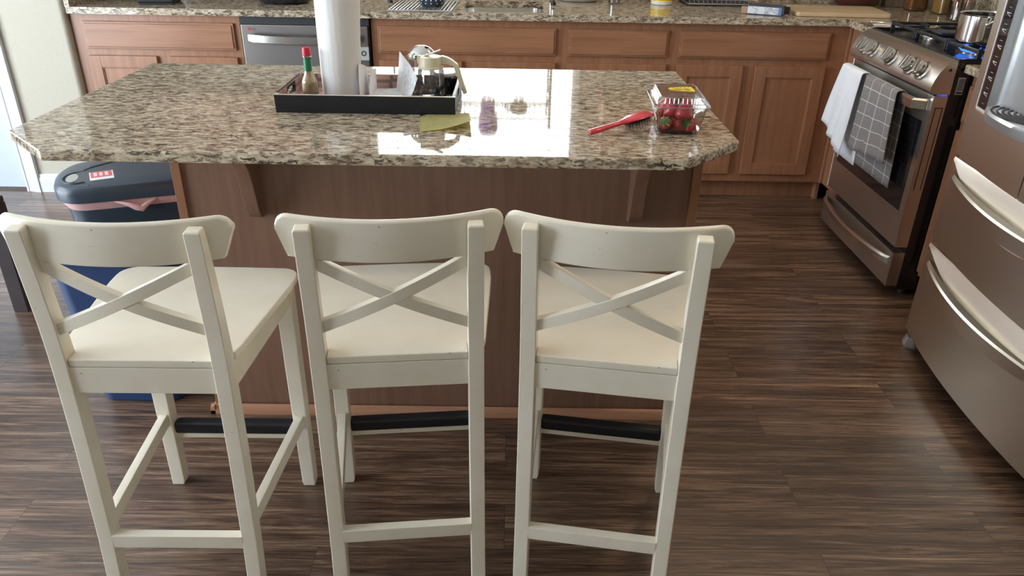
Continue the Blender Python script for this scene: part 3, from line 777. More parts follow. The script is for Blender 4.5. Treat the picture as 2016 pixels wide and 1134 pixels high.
# cooktop
m = MB(); sb(1.552, 2.225, SYA+.002, SYB-.002, .905, .920, m=m)
sb(1.553, 1.563, SYA-.002, SYB+.002, .905, .928, m=m); m.box(1.563-so.x, 2.23-so.x, SYA-.004-so.y, SYA+.008-so.y, .900, .930); m.box(1.563-so.x, 2.23-so.x, SYB-.008-so.y, SYB+.004-so.y, .900, .930)
m.build('cooktop', BLK, t)
BN = [(1.715, 2.915), (2.06, 2.915), (1.745, 3.300), (2.06, 3.300), (1.90, 3.11)]
for i, (x, y) in enumerate(BN):
    m = MB(); m.lathe([(.058,0),(.055,.006),(.042,.008),(.042,.014)], 28, o=S(x, y, .920)); bq = m.build('burner', STL, t)
    MB().lathe([(.040,.014),(.041,.020),(.036,.024),(0,.025)], 28, o=S(x, y, .920)).build('burner_cap', IRON, bq)
for (ya, yb) in ((SYA+.016, 2.966), (2.974, 3.216), (3.224, SYB-.016)):
    m = MB(); zt = .957
    def bar(x0, y0, x1, y1, w=.011, h=.013):
        p0, p1 = Vector(S(x0, y0, zt)), Vector(S(x1, y1, zt)); d = p1-p0; L = d.length; a = math.atan2(d.y, d.x)
        m.box(0, L, -w/2, w/2, -h, 0, .003, M=Matrix.Translation(p0) @ Matrix.Rotation(a, 4, 'Z'))
    for y in (ya, yb-.006): bar(1.625, y+.003, 2.215, y+.003)
    for x in (1.63, 1.92, 2.21): bar(x, ya, x, yb)
    yc = (ya+yb)/2
    for xc in (1.745, 2.06):
        for (dx, dy) in ((1,0),(-1,0),(0,1),(0,-1)):
            L0, L1 = .030, (.125 if dx else (yb-ya)/2)
            bar(xc+dx*L0, yc+dy*L0, xc+dx*L1, yc+dy*L1, .009)
    for x in (1.63, 1.92, 2.21):
        for y in (ya+.004, yb-.004): m.box(x-.008-so.x, x+.008-so.x, y-.006-so.y, y+.006-so.y, .920, zt+.004, .003)
    m.build('grate', IRON, t)
m = MB(); m.box(1.70-so.x, 2.12-so.x, 3.035-so.y, 3.155-so.y, .958, .966, .004)
for sx_ in (1.672, 2.148): m.box(sx_-.03-so.x, sx_+.03-so.x, 3.055-so.y, 3.135-so.y, .958, .970, .004)
m.build('griddle', IRON, t)
# gas flame ring at the near front burner
fm, nt, bb = new('gas_flame'); nt.nodes.remove(bb)
e = nt.nodes.new('ShaderNodeEmission'); e.inputs[0].default_value = (.06,.22,1,1); e.inputs[1].default_value = 1.6
trn = nt.nodes.new('ShaderNodeBsdfTransparent'); mx = nt.nodes.new('ShaderNodeMixShader')
nn = noise(nt, mapping(nt), 60, 2); mr = nt.nodes.new('ShaderNodeMapRange'); mr.inputs[3].default_value = .2; mr.inputs[4].default_value = .8
nt.links.new(nn.outputs['Fac'], mr.inputs[0]); nt.links.new(mr.outputs[0], mx.inputs[0])
nt.links.new(trn.outputs[0], mx.inputs[1]); nt.links.new(e.outputs[0], mx.inputs[2]); nt.links.new(mx.outputs[0], nt.nodes['Material Output'].inputs[0])
m = MB()
for k in range(22):
    a = 2*PI*k/22; p = [S(1.715+r*math.cos(a), 2.915+r*math.sin(a), z) for r, z in ((.041,.929),(.053,.932),(.064,.940),(.072,.951))]
    m.tube(p, [.003,.0058,.0052,.0008], 6)
tag(m.build('gas_flame', fm, origin=(1.715-so.x, 2.915-so.y, .93)), 'blue gas flame burning under the small pot', 'flame').location = (1.715, 2.915, .93)
# rating label on the side of the body
m = MB(); m.box(1.573-so.x, 1.598-so.x, SYA+.0025-so.y, SYA+.0045-so.y, .806, .866); lb = m.build('rating_label', pmat('label_silver', (.42,.41,.40), .4), t)
m = MB()
for k in range(5): m.box(1.576+.004*k-so.x, 1.5775+.004*k-so.x, SYA+.0018-so.y, SYA+.0028-so.y, .820, .862)
m.box(1.5755-so.x, 1.5955-so.x, SYA+.0018-so.y, SYA+.0028-so.y, .809, .816); m.build('label_print', BLKM, lb)

# ------------------------------------------------------------------ towels
def drape(name, mat, yA, yB, zf, zb, flare_f=0, flare_b=0, seed=0, wob=.006, skew=0, xo=0, round_b=0, n=26, spread=0):
    """cloth over the oven handle: back layer from zb up, over the bar, front layer down to zf"""
    random.seed(seed); ph = random.random()*6
    bx, bz = SX0-.048, .786
    path = []
    for k in range(14): path.append((bx+.020, zb+(bz-.012-zb)*k/13, -(1-k/13)))
    for k in range(1, 6): a = PI*k/6; path.append((bx+.020*math.cos(a), bz-.010+.012*math.sin(a), 0))
    for k in range(16): path.append((bx-.020-.004*(k/15), bz-.012-(bz-.012-zf)*k/15, k/15))
    bm = bmesh.new(); uv = bm.loops.layers.uv.new('UVMap'); rows = []; uvs = {}
    L = 0; last = None
    for (x, z, q) in path:
        if last: L += math.hypot(x-last[0], z-last[1])
        last = (x, z); row = []
        for k in range(n+1):
            u = k/n; y = yA+(yB-yA)*u; amp = wob*(abs(q)**.8)
            w = math.sin(u*9+ph)*amp+math.sin(u*19+ph*2+L*9)*amp*.35
            f = (flare_f*max(q, 0)+flare_b*max(-q, 0))
            yy = y+(u-.5)*f+skew*max(q, 0)
            edge = -round_b*max(-q, 0)**3*0
            zz = z + (round_b*(2*u-1)**4*max(-q, 0)) + spread*max(q, 0)*(u-.3)
            v = bm.verts.new((x-abs(w)*(1 if q >= 0 else -.15)+xo*max(q, 0), yy, zz)); uvs[v] = (u*abs(yB-yA)+.013, L+.012); row.append(v)
        rows.append(row)
    for a, b_ in zip(rows, rows[1:]):
        for k in range(n):
            f = bm.faces.new((a[k], a[k+1], b_[k+1], b_[k])); f.smooth = True
            for lp in f.loops: lp[uv].uv = uvs[lp.vert]
    me = bpy.data.meshes.new(name); org = Vector((bx, (yA+yB)/2, bz)); bmesh.ops.translate(bm, verts=bm.verts, vec=-org); bm.to_mesh(me); bm.free()
    o = bpy.data.objects.new(name, me); C.objects.link(o); o.location = org; me.materials.append(mat)
    s = o.modifiers.new('thick', 'SOLIDIFY'); s.thickness = .0035; s.offset = 0
    return o
WCL = pmat('white_cloth', (.80,.82,.86), .95, bump=.4, bscale=500)
o = drape('dish_towel', WCL, 3.400, 3.195, .500, .400, -.03, -.03, 4, .014, .02, -.012, spread=-.10)
tag(o, 'plain white dish towel on the oven handle, left of the grey one', 'towel')
o = drape('dish_towel', towel_check(), 3.150, 2.875, .500, .415, -.08, -.05, 9, .012, -.028, -.006, spread=.04)
tag(o, 'dark grey dish towel with thin white check lines on the oven handle', 'towel')

# ------------------------------------------------------------------ pot on the burner
t = thing('saucepan', 'small stainless saucepan on the lit burner next to the fridge', 'pot', (1.715, 2.915, .9575))
m = MB(); m.lathe([(0,.0005),(.078,.0005),(.086,.006),(.088,.015),(.088,.096),(.091,.100),(.088,.101),(.085,.097),(.084,.012),(0,.006)], 48); m.build('pan', CHR, t)
for s, nm in ((-1, 'handle'), (1, 'handle')):
    m = MB(); a = R(-98) if s < 0 else R(82); ca, sa = math.cos(a), math.sin(a)
    def rot(p): return (p[0]*ca-p[1]*sa, p[0]*sa+p[1]*ca, p[2])
    m.tube([rot(p) for p in ((.086,-.024,.072),(.098,-.026,.074),(.120,-.022,.088),(.128,0,.094),(.120,.022,.088),(.098,.026,.074),(.086,.024,.072))], .0055, 8)
    for q in (-.024, .024): m.lathe([(0,0),(.009,0),(.009,.004),(0,.006)], 12, M=Matrix.Translation(rot((.086, q, .072))) @ Matrix.Rotation(a, 4, 'Z') @ Matrix.Rotation(PI/2, 4, 'Y'))
    m.build(nm, CHR, t)

# ------------------------------------------------------------------ bins and table at the left
def rrect(x0, x1, y0, y1, r, n=6):
    P = []
    for (cx, cy, a0) in ((x1-r, y0+r, -PI/2), (x1-r, y1-r, 0), (x0+r, y1-r, PI/2), (x0+r, y0+r, PI)):
        for k in range(n+1): q = a0+k*PI/2/n; P.append((cx+r*math.cos(q), cy+r*math.sin(q)))
    return P
t = thing('recycling_bin', 'dark blue plastic bin on the floor beside the island, behind the left stool', 'bin', (-1.13, 2.05, 0))
def ring(x0, x1, y0, y1, r, z, o=(-1.13, 2.05)): return [(p[0]-o[0], p[1]-o[1], z) for p in rrect(x0, x1, y0, y1, r)]
m = MB(); m.loft([ring(-1.252,-1.004,1.955,2.135,.045,.0), ring(-1.258,-.998,1.948,2.140,.05,.01), ring(-1.298,-.945,1.925,2.160,.05,.478), ring(-1.306,-.937,1.917,2.168,.052,.480), ring(-1.306,-.937,1.917,2.168,.052,.495), ring(-1.296,-.947,1.927,2.158,.048,.495), ring(-1.254,-1.002,1.955,2.133,.045,.015)], cap=True)
m.build('body', BLUE, t)
t = thing('trash_can', 'dark slate trash can with a lid and pink bag showing, behind the blue bin', 'trash can', (-1.355, 2.185, 0), R(20.5))
def lid_ring(s, z, e=0):
    P = []
    L, Wd = .47, .285
    P += [(L+e*0, -e), (L+e*0, Wd+e)]
    for k in range(17):
        a = PI/2+PI*k/16; P.append((.095-(.125+e)*abs(math.cos(a))**.55*1.0, Wd/2+(Wd/2+e)*math.sin(a)))
    c = (.2, Wd/2)
    return [(c[0]+(p[0]-c[0])*s, c[1]+(p[1]-c[1])*s, z) for p in P]
m = MB(); m.loft([lid_ring(.80, 0), lid_ring(.82, .01), lid_ring(.90, .50), lid_ring(.95, .546), lid_ring(.93,.548)]); m.build('body', SLATE, t)
m = MB(); m.loft([lid_ring(.915, .520), lid_ring(.965, .538), lid_ring(.972, .549), lid_ring(.90,.552)])
m.tube([(.14, .006, .548), (.175, -.006, .540), (.20, -.010, .527), (.215, -.006, .520), (.235, .0, .533), (.26, .006, .545)], [.003,.006,.010,.011,.007,.003], 8)
m.build('trash_bag', pmat('pink_bag', (.74,.46,.45), .45, var=.15), t)
m = MB(); m.loft([lid_ring(.99, .550), lid_ring(1.015, .552), lid_ring(1.02, .580), lid_ring(.99, .596), lid_ring(.93, .603), lid_ring(.6, .608)], ); lid = m.build('lid', SLATE, t, angle=.9)
m = MB(); m.tube([(.045+.045*math.cos(a), .095+.058*math.sin(a), .604) for a in [PI*(.35+1.3*k/14)-PI*.0 for k in range(15)]], .0042, 8)
m.tube([(.052, .158, .605), (.075, .185, .606), (.13, .225, .606), (.22, .255, .606), (.44, .262, .606)], .005, 8); m.tube([(.060, .040, .603), (.068, .022, .603), (.082, .012, .602)], .003, 8)
m.build('lid_groove', BLKM, lid)
m = MB(); m.loft([[(.026+.017*math.cos(a), .092+.042*math.sin(a), z) for a in [2*PI*k/20 for k in range(20)]] for z in (.5995, .6065)]); m.build('lid_handle', SILVER, lid)
SM = Matrix.Translation((.110, .090, 0)) @ Matrix.Rotation(R(8), 4, 'Z')
m = MB(); m.box(-.034, .034, -.042, .042, .6065, .6085, M=SM); stk = m.build('sticker', pmat('sticker_white', (.80,.79,.80), .4), lid)
m = MB(); m.box(-.030, .030, -.018, .040, .6084, .6090, M=SM); m.build('sticker_print', pmat('sticker_red', (.66,.13,.13), .4), stk)
m = MB()
for k in range(3): m.box(-.022+.016*k, -.012+.016*k, -.008, .030, .6089, .6094, M=SM)
m.build('sticker_letters', pmat('sticker_pink', (.82,.55,.55), .4), stk)

t = thing('dining_chair', 'dark wooden chair whose rear leg shows at the left edge', 'chair', (-2.01, 2.33, 0))
for (x, y) in ((.197, .20), (-.197, .20), (.197, -.20), (-.197, -.20)):
    MB().box(x-.027, x+.027, y-.027, y+.027, 0, .42 if x > 0 else .95, .003).build('leg', DKWOOD, t)
MB().box(-.225, .225, -.225, .225, .42, .445, .006).build('seat', DKWOOD, t)
for z in (.62, .76, .90): MB().box(-.207, -.187, -.172, .172, z-.03, z+.03, .003).build('back_slat', DKWOOD, t)

# ------------------------------------------------------------------ things on the island
t = thing('serving_tray', 'black rectangular tray with rose lattice lining on the island', 'tray', (-.366, 2.06, T))
a0, a1, c0, c1 = -.226, .226, -.131, .131
m = MB(); m.box(a0, a1, c0, c1, 0, .006, .001)
m.hexa([(a0,c0,.0),(a1,c0,.0),(a1,c0+.007,.0),(a0,c0+.007,.0),(a0-.001,c0-.002,.045),(a1+.001,c0-.002,.045),(a1+.001,c0+.005,.045),(a0-.001,c0+.005,.045)])
m.box(a0, a1, c1-.007, c1, 0, .045)
QF = quatrefoil()
for x0, x1 in ((a0, a0+.007), (a1-.007, a1)):      # end walls with an oval hand hole
    yy0, yy1 = c0+.005, c1-.005
    pts_o = []; N = 32
    for k in range(N):
        a = 2*PI*k/N; cx_, cz_ = (yy0+yy1)/2, .0245
        dx, dz = math.cos(a), math.sin(a)
        s = min(((yy1-yy0)/2)/abs(dx) if abs(dx) > 1e-6 else 9, .0225/abs(dz) if abs(dz) > 1e-6 else 9)
        e = 1/math.sqrt((dx/.040)**2+(dz/.009)**2)
        pts_o.append(((cx_+dx*s, cz_+dz*s), (cx_+dx*e, cz_+.004+dz*e)))
    bm = bmesh.new()
    V = [[bm.verts.new((x, p[0], p[1])) for p in q] for q in pts_o for x in (x0, x1)]
    for k in range(N):
        j = (k+1) % N; A, B, A2, B2 = V[2*k], V[2*j], V[2*k+1], V[2*j+1]
        bm.faces.new((A[0], B[0], B[1], A[1])); bm.faces.new((A2[0], A2[1], B2[1], B2[0]))
        bm.faces.new((A[1], B[1], B2[1], A2[1])); bm.faces.new((A[0], A2[0], B2[0], B[0]))
    bmesh.ops.recalc_face_normals(bm, faces=bm.faces); m.add(bm)
m.build('shell', pmat('tray_black', (.011,.013,.018), .35), t, smooth=False)
m = MB(); m.box(a0+.0072, a1-.0072, c0+.008, c1-.0075, .0061, .0072); m.box(a0+.0072, a1-.0072, c1-.0085, c1-.0071, .006, .0445)
m.box(a0+.0071, a0+.008, c0+.008, c0+.088, .007, .0445); m.box(a0+.0071, a0+.008, c1-.088, c1-.008, .007, .0445)
m.build('lining', QF, t)
m = MB()
RIMM = pmat('tray_rim', (.60,.52,.42), .35)
m.box(a0-.0012, a1+.0012, c0-.0023, c0+.0052, .045, .0462); m.box(a0, a1, c1-.0072, c1+.0002, .045, .0462)
for x0 in (a0-.0002, a1-.0072): m.box(x0, x0+.0074, c0+.004, c1, .0450, .0462)
m.build('rim', RIMM, t)

t = thing('paper_towel_roll', 'white roll of paper towel standing upright in the black tray', 'paper towel', (-.451, 2.062, T+.0075))
m = MB(); rings = []
for k in range(15):
    z = .28*k/14; q = z/.28
    rings.append([( (.0495+.009*q+.0004*math.sin(5*a+z*20))*math.cos(a)+.008*q, (.0495+.008*q+.0006*math.sin(3*a+1))*math.sin(a), z) for a in [2*PI*j/48 for j in range(48)]])
m.loft(rings)
pm, nt, bb = new('embossed_towel')
w = nt.nodes.new('ShaderNodeTexWave'); w.wave_type = 'BANDS'; w.bands_direction = 'X'; w.inputs['Scale'].default_value = 22; w.inputs['Distortion'].default_value = 5; w.inputs['Detail'].default_value = 1; w.inputs['Detail Scale'].default_value = 1.2
nt.links.new(mapping(nt, (1,1,1.6)), w.inputs['Vector']); bumpn(nt, bb, w.outputs['Fac'], .22, .0012)
bb.inputs['Base Color'].default_value = (.80,.79,.77,1); bb.inputs['Roughness'].default_value = .9
m.build('roll', pm, t, angle=.9)
MB().lathe([(.019,.2805),(.019,.2812),(0,.2812)], 24, o=(.008,0,0)).build('core', pmat('cardboard', (.42,.30,.19), .8), t)
sm = MB(); (lambda *a: None)([[(.048+.004*math.sin(k*.9), -.02+.035*k/6, z) for k in range(7)] + [(.0505+.004*math.sin(k*.9), -.02+.035*k/6, z) for k in range(6, -1, -1)] for z in (.002, .10, .16)])

# hot sauce bottle
t = thing('hot_sauce_bottle', 'small glass sauce bottle with red cap and green neck in the tray', 'bottle', (-.524, 2.02, T+.0075))
MB().lathe([(0,0),(.019,0),(.0205,.003),(.0205,.050),(.019,.056),(.0125,.070),(.0105,.078),(.0098,.112),(.0112,.113),(.0112,.117)], 36).build('glass', GLASS, t)
MB().lathe([(0,.002),(.0190,.003),(.0190,.014),(0,.015)], 28).build('sauce', pmat('orange_sauce', (.55,.16,.05), .3), t)
MB().lathe([(0,.0155),(.0188,.0155),(.0190,.050),(.0172,.056),(.0105,.070),(.0085,.078),(0,.079)], 28).build('residue', pmat('tan_residue', (.80,.58,.36), .6, var=.35, vscale=90), t)
MB().lathe([(.0106,.080),(.0104,.110)], 28).build('neck_label', pmat('green_foil', (.015,.17,.075), .35), t)
MB().lathe([(0,.117),(.0115,.117),(.0118,.120),(.0108,.136),(.010,.138),(0,.138)], 12).build('cap', pmat('red_cap', (.55,.02,.04), .4), t)
def wrapcyl(r, z0, a0):
    def f(co):
        a = a0+co.x/r; rr = r+co.z; return (rr*math.cos(a), rr*math.sin(a), z0+co.y)
    return f
MB().add(text_mesh('TABASCO', .0105, .0002, wrapcyl(.0207, .022, R(-58)), 'CENTER')).build('lettering', pmat('label_grey', (.10,.09,.08), .5), t, smooth=False)

# syrup dispenser
t = thing('syrup_dispenser', 'glass syrup pitcher with cream handle and lid in the tray', 'dispenser', (-.211, 2.055, T+.0075))
MB().lathe([(.031,.0),(.038,.001),(.0395,.006),(.0385,.012),(.0335,.078),(.0315,.084),(.0335,.086)], 44).build('glass', GLASS, t)
MB().lathe([(0,.003),(.0355,.004),(.0372,.011),(.030,.013),(0,.014)], 36).build('glass_base', clearmat('thick_glass', (.55,.52,.50), .95, .10), t)
m = MB(); m.lathe([(.0335,.085),(.0335,.088),(.0315,.090),(.0300,.110),(.0285,.114),(0,.115)], 36)
m.box(-.034, -.024, -.011, .011, .096, .116, .003)
m.build('lid', CREAM, t)
m = MB(); rings = []
for (x, z, h) in ((.020,.104,.010),(.032,.106,.010),(.046,.103,.009),(.058,.098,.007),(.066,.090,.006),(.073,.068,.0052),(.082,.040,.0048),(.090,.018,.0045)):
    sl = 1 if x > .060 else 0
    rings.append([(x-(h if sl else 0), -.009, z-(0 if sl else h)), (x-(h if sl else 0), .009, z-(0 if sl else h)), (x+(h if sl else 0), .009, z+(.004 if sl else h)), (x+(h if sl else 0), -.009, z+(.004 if sl else h))])
m.loft(rings, bev=.0018); m.build('handle', CREAM, t)
m = MB(); m.box(-.022, .026, -.007, .007, -.0015, .0015, .001, M=Matrix.Translation((.002, 0, .121)) @ Matrix.Rotation(R(-21), 4, 'Y')); m.build('thumb_lever', CREAM, t)

# sugar / cheese shaker behind
t = thing('glass_shaker', 'glass shaker with domed chrome lid behind the syrup pitcher', 'shaker', (-.243, 2.135, T+.0075))
MB().lathe([(0,0),(.030,0),(.033,.004),(.034,.040),(.032,.080),(.0345,.086),(.0335,.096)], 40).build('glass', GLASS, t)
m = MB(); m.lathe([(.0365,.094),(.0375,.098),(.0375,.106),(.034,.112),(.024,.122),(.012,.127),(0,.128)], 40); ld = m.build('lid', CHR, t)
MB().lathe([(0,0),(.0055,.0003),(.0055,-.001)], 14, M=Matrix.Translation((.016, -.010, .1262)) @ Matrix.Rotation(.3, 4, 'Y')).build('pour_hole', BLKM, ld)
t = thing('black_jar', 'short black jar with a pale lid in the right back corner of the tray', 'jar', (-.181, 2.146, T+.0075))
MB().lathe([(0,0),(.026,0),(.030,.004),(.031,.044),(.029,.048)], 36).build('body', pmat('gloss_black', (.012,.013,.02), .12, coat=.4), t)
MB().lathe([(.0295,.048),(.0315,.049),(.0315,.055),(.029,.057),(0,.057)], 36).build('lid', pmat('pale_lid', (.55,.56,.58), .25), t)
t = thing('creamer_cup', 'small clear cup lying at the left inside the tray', 'cup', (-.565, 1.985, T+.0075))
m = MB(); m.lathe([(0,0),(.013,0),(.017,.020),(.019,.021)], 28, M=Matrix.Translation((0, 0, .017)) @ Matrix.Rotation(R(78), 4, 'Y')); m.build('cup', CLEAR, t)

# folded leaflets in the tray
PRN = paper_print('printed_paper')
def sheet(name, quads, par, mat, th=.0009):
    bm = bmesh.new(); grid = []
    for row in quads: grid.append([bm.verts.new(p) for p in row])
    for a, b_ in zip(grid, grid[1:]):
        for k in range(len(a)-1): bm.faces.new((a[k], a[k+1], b_[k+1], b_[k]))
    bmesh.ops.recalc_face_normals(bm, faces=bm.faces)
    m = MB(); m.add(bm); return m.build(name, mat, par, smooth=False)
t = thing('folded_leaflet', 'white printed folded leaflet standing open in the tray', 'paper', (-.32, 2.10, T+.009))
def lp(x, y, z): return (x+.32, y-2.10, z-T-.009)
zf = T+.0095
sheet('leaflet', [[lp(-.377, 2.085, T+.078), lp(-.374, 2.125, T+.072), lp(-.374, 2.165, T+.066)],
                  [lp(-.3755, 2.055, T+.040), lp(-.374, 2.11, T+.038), lp(-.375, 2.172, T+.036)],
                  [lp(-.374, 2.035, zf), lp(-.374, 2.10, zf), lp(-.376, 2.175, zf)],
                  [lp(-.325, 2.030, zf), lp(-.330, 2.10, zf), lp(-.333, 2.178, zf)],
                  [lp(-.268, 2.025, zf), lp(-.296, 2.10, zf+.001), lp(-.322, 2.178, zf+.002)],
                  [lp(-.254, 2.022, T+.040), lp(-.280, 2.09, T+.052), lp(-.312, 2.160, T+.060)],
                  [lp(-.243, 2.020, T+.072), lp(-.268, 2.08, T+.094), lp(-.303, 2.140, T+.118)]], t, PRN)
t = thing('folded_leaflet', 'narrow white leaflet leaning on the paper towel roll', 'paper', (-.392, 2.06, T+.009))
sheet('leaflet', [[(-.001,-.050,0),(.003,.0,0),(.006,.055,0)],[(-.003,-.045,.05),(.001,.0,.05),(.005,.050,.05)],[(-.006,-.020,.092),(-.001,.010,.086),(.003,.040,.076)]], t, PAPER)

# yellow note
t = None
bm = bmesh.new(); rows = []
cs = [(-.212,1.768),(-.093,1.803),(-.106,1.950),(-.228,1.925)]
for i in range(9):
    u = i/8; row = []
    for k in range(9):
        v = k/8
        x = (cs[0][0]*(1-u)+cs[1][0]*u)*(1-v)+(cs[3][0]*(1-u)+cs[2][0]*u)*v
        y = (cs[0][1]*(1-u)+cs[1][1]*u)*(1-v)+(cs[3][1]*(1-u)+cs[2][1]*u)*v
        z = T+.0012+.020*max(0, u-.35)**1.6*max(0, 1-v*1.1)**1.0*1.9+.003*math.sin(u*3)*(1-v)
        row.append(bm.verts.new((x+.16, y-1.86, z-T)))
    rows.append(row)
for a, b_ in zip(rows, rows[1:]):
    for k in range(8): bm.faces.new((a[k], b_[k], b_[k+1], a[k+1]))
bmesh.ops.solidify(bm, geom=bm.faces[:], thickness=.0004)
YEL = paper_print('yellow_note_paper', (.70,.64,.27), (.42,.40,.24))
o = MB().add(bm).build('note_paper', YEL); o.location = (-.16, 1.86, T)
tag(o, 'curled yellow paper note in front of the black tray', 'note')

# hair brush, resting on its bristles
t = thing('hair_brush', 'red hair brush lying bristles down on the granite island', 'brush', (.261, 1.790, T+.001), R(25))
t.scale = (.90, .90, .90)
m = MB(); rings = []
for (x, w, z, h) in ((-.096,.004,.011,.003),(-.090,.010,.0115,.007),(-.070,.0115,.014,.0078),(-.040,.0095,.019,.0068),(-.012,.0075,.024,.0062),(.004,.010,.0275,.0068),(.016,.018,.031,.0068),(.034,.0245,.0355,.0062),(.055,.027,.0395,.0058),(.076,.0255,.0425,.0052),(.090,.019,.0435,.0046),(.096,.008,.0437,.003)):
    rings.append([(x, w*math.cos(a), z+h*math.sin(a)) for a in [2*PI*k/18 for k in range(18)]])
m.loft(rings); m.build('body', RED, t, angle=1.2)
m = MB(); rings = []
for (x, w, z) in ((.012,.006,.0225),(.022,.017,.0255),(.040,.0215,.0300),(.060,.0225,.0335),(.078,.019,.0365),(.088,.009,.0380)):
    rings.append([(x, w*math.cos(a), z+.004*math.sin(a)) for a in [2*PI*k/16 for k in range(16)]])
m.loft(rings); m.build('cushion', BLKM, t)
m = MB(); random.seed(5)
for i in range(9):
    for j in range(-3, 4):
        x = .020+.0082*i; y = j*.0058
        if abs(y) < .021*math.sin(PI*min(1, max(0, (x-.008)/.086)))**.6:
            z1 = .023+.19*(x-.014)+.002; m.tube([(x, y, z1), (x+.004, y*1.08, max(.0015, z1-.020))], [.0011,.0008], 5)
b_ = m.build('bristles', BLKM, t); b_['kind'] = 'stuff'

# strawberries in a clear box
bxc = (.400, 1.842); brot = R(-3)
t = thing('berry_box', 'clear plastic clamshell box of strawberries on the island corner', 'container', (bxc[0], bxc[1], T+.0008), brot)
hw, hd = .049, .061
def rrc(a, b, r, z): return [(p[0], p[1], z) for p in rrect(-a, a, -b, b, r, 4)]
m = MB(); m.loft([rrc(hw-.006, hd-.004, .014, .001), rrc(hw, hd+.002, .015, .006), rrc(hw+.006, hd+.012, .014, .040), rrc(hw+.009, hd+.020, .014, .066), rrc(hw+.016, hd+.028, .016, .067), rrc(hw+.016, hd+.028, .016, .0685)], cap=False)
m.prism([(p[0], p[1]) for p in rrect(-hw+.006, hw-.006, -hd+.004, hd-.004, .012, 4)], .0008, .0014)
m.build('base', CLEAR, t, angle=.9)
m = MB(); m.loft([rrc(hw+.017, hd+.029, .016, .069), rrc(hw+.017, hd+.029, .016, .072), rrc(hw+.009, hd+.021, .014, .072), rrc(hw+.006, hd+.018, .014, .076), rrc(hw+.003, hd+.015, .013, .088), rrc(hw-.001, hd+.010, .012, .090)], cap=False)
m.prism([(p[0], p[1]) for p in rrect(-hw+.001, hw-.001, -hd-.010, hd+.010, .012, 4)], .0898, .0904)
ld = m.build('lid', CLEAR, t, angle=.9)
RIBC = clearmat('bright_rib', (.98,.98,.98), .98, .38, .12)
m = MB()
for z, a, b2 in ((.0895, hw, hd+.011), (.0755, hw+.006, hd+.018), (.0705, hw+.0165, hd+.0285), (.0668, hw+.013, hd+.025)):
    P = [(p[0], p[1], z) for p in rrect(-a, a, -b2, b2, .014, 4)]; m.tube(P+[P[0]], .0009, 5, cap=False)
for k in range(-4, 5):
    m.tube([(k*.010, -hd-.015, .088), (k*.0103, -hd-.018, .077)], .0008, 4); m.tube([(hw+.003, k*.013, .088), (hw+.006, k*.0135, .077)], .0008, 4); m.tube([(-hw-.003, k*.013, .088), (-hw-.006, k*.0135, .077)], .0008, 4)
for sx in (-1, 1):
    for sy in (-1, 1): m.tube([(sx*(hw-.004), sy*(hd-.002), .003), (sx*(hw+.003), sy*(hd+.012), .040), (sx*(hw+.007), sy*(hd+.018), .066)], .0011, 5)
m.build('ribs', RIBC, t)
lbm = MB(); pts = [(-.028+.004,.012),(-.020,.024),(.004,.034),(.034,.040),(.038,.004),(.036,-.012),(.006,-.008),(-.018,.0)]
lbm.prism(pts, .0906, .0911); lb = lbm.build('label', pmat('yellow_label', (.86,.70,.04), .4), ld)
m = MB()
m.prism([(-.014,.004),(.0,.001),(.012,.004),(.008,.011),(-.006,.011)], .0911, .0914); m.build('label_picture', pmat('label_red', (.50,.10,.08), .4), lb)
m = MB(); m.prism([(.012,.012),(.022,.016),(.028,.006),(.024,-.003),(.014,.002)], .0911, .0914); m.build('label_picture', pmat('label_brown', (.36,.16,.07), .4), lb)
m = MB(); ltx = text_mesh('FRESH', .007, .0002); 
for k in range(5): m.box(-.012+.009*k, -.007+.009*k, .020+.002*k, .026+.002*k, .0911, .0914)
m.build('label_print', pmat('label_green', (.25,.36,.05), .4), lb); ltx.free()
BER = berry_mat(); LEAF = pmat('berry_leaf', (.09,.20,.05), .5, var=.2)
def berry():
    t = thing('strawberry', '', 'strawberry', (0,0,0), 0, 'strawberries in the clear box')
    m = MB(); m.lathe([(0,-.019),(.004,-.0175),(.009,-.010),(.0135,.000),(.0155,.008),(.0145,.013),(.009,.0165),(0,.017)], 20); b1 = m.build('fruit', BER, t, angle=1.5)
    m = MB()
    for k in range(7):
        a = 2*PI*k/7; c, s_ = math.cos(a), math.sin(a); w = .0032
        m.loft([[(c*.001-s_*w*.5, s_*.001+c*w*.5, .0172), (c*.001+s_*w*.5, s_*.001-c*w*.5, .0172), (c*.001, s_*.001, .0180)],
                [(c*.009-s_*w, s_*.009+c*w, .0172), (c*.009+s_*w, s_*.009-c*w, .0172), (c*.009, s_*.009, .0184)],
                [(c*.0165-s_*.0003, s_*.0165+c*.0003, .0185), (c*.0165+s_*.0003, s_*.0165-c*.0003, .0185), (c*.0165, s_*.0165, .0190)]])
    m.tube([(0,0,.017), (.001,.001,.023)], .0012, 5)
    m.build('calyx', LEAF, t); return t
bp_ = berry(); random.seed(11)
spots = []
for layer, z, nx, ny in ((0, .018, 3, 4), (1, .045, 2, 4)):
    for i in range(nx):
        for j in range(ny):
            x = (-.030+.030*i) if nx == 3 else (-.018+.036*i); y = -.050+.033*j
            spots.append((x+random.uniform(-.002,.002), y+random.uniform(-.002,.002), z+random.uniform(-.001,.001), 1.0 if layer == 0 else 1.12))
spots.append((.012, -.048, .056, 1.38))
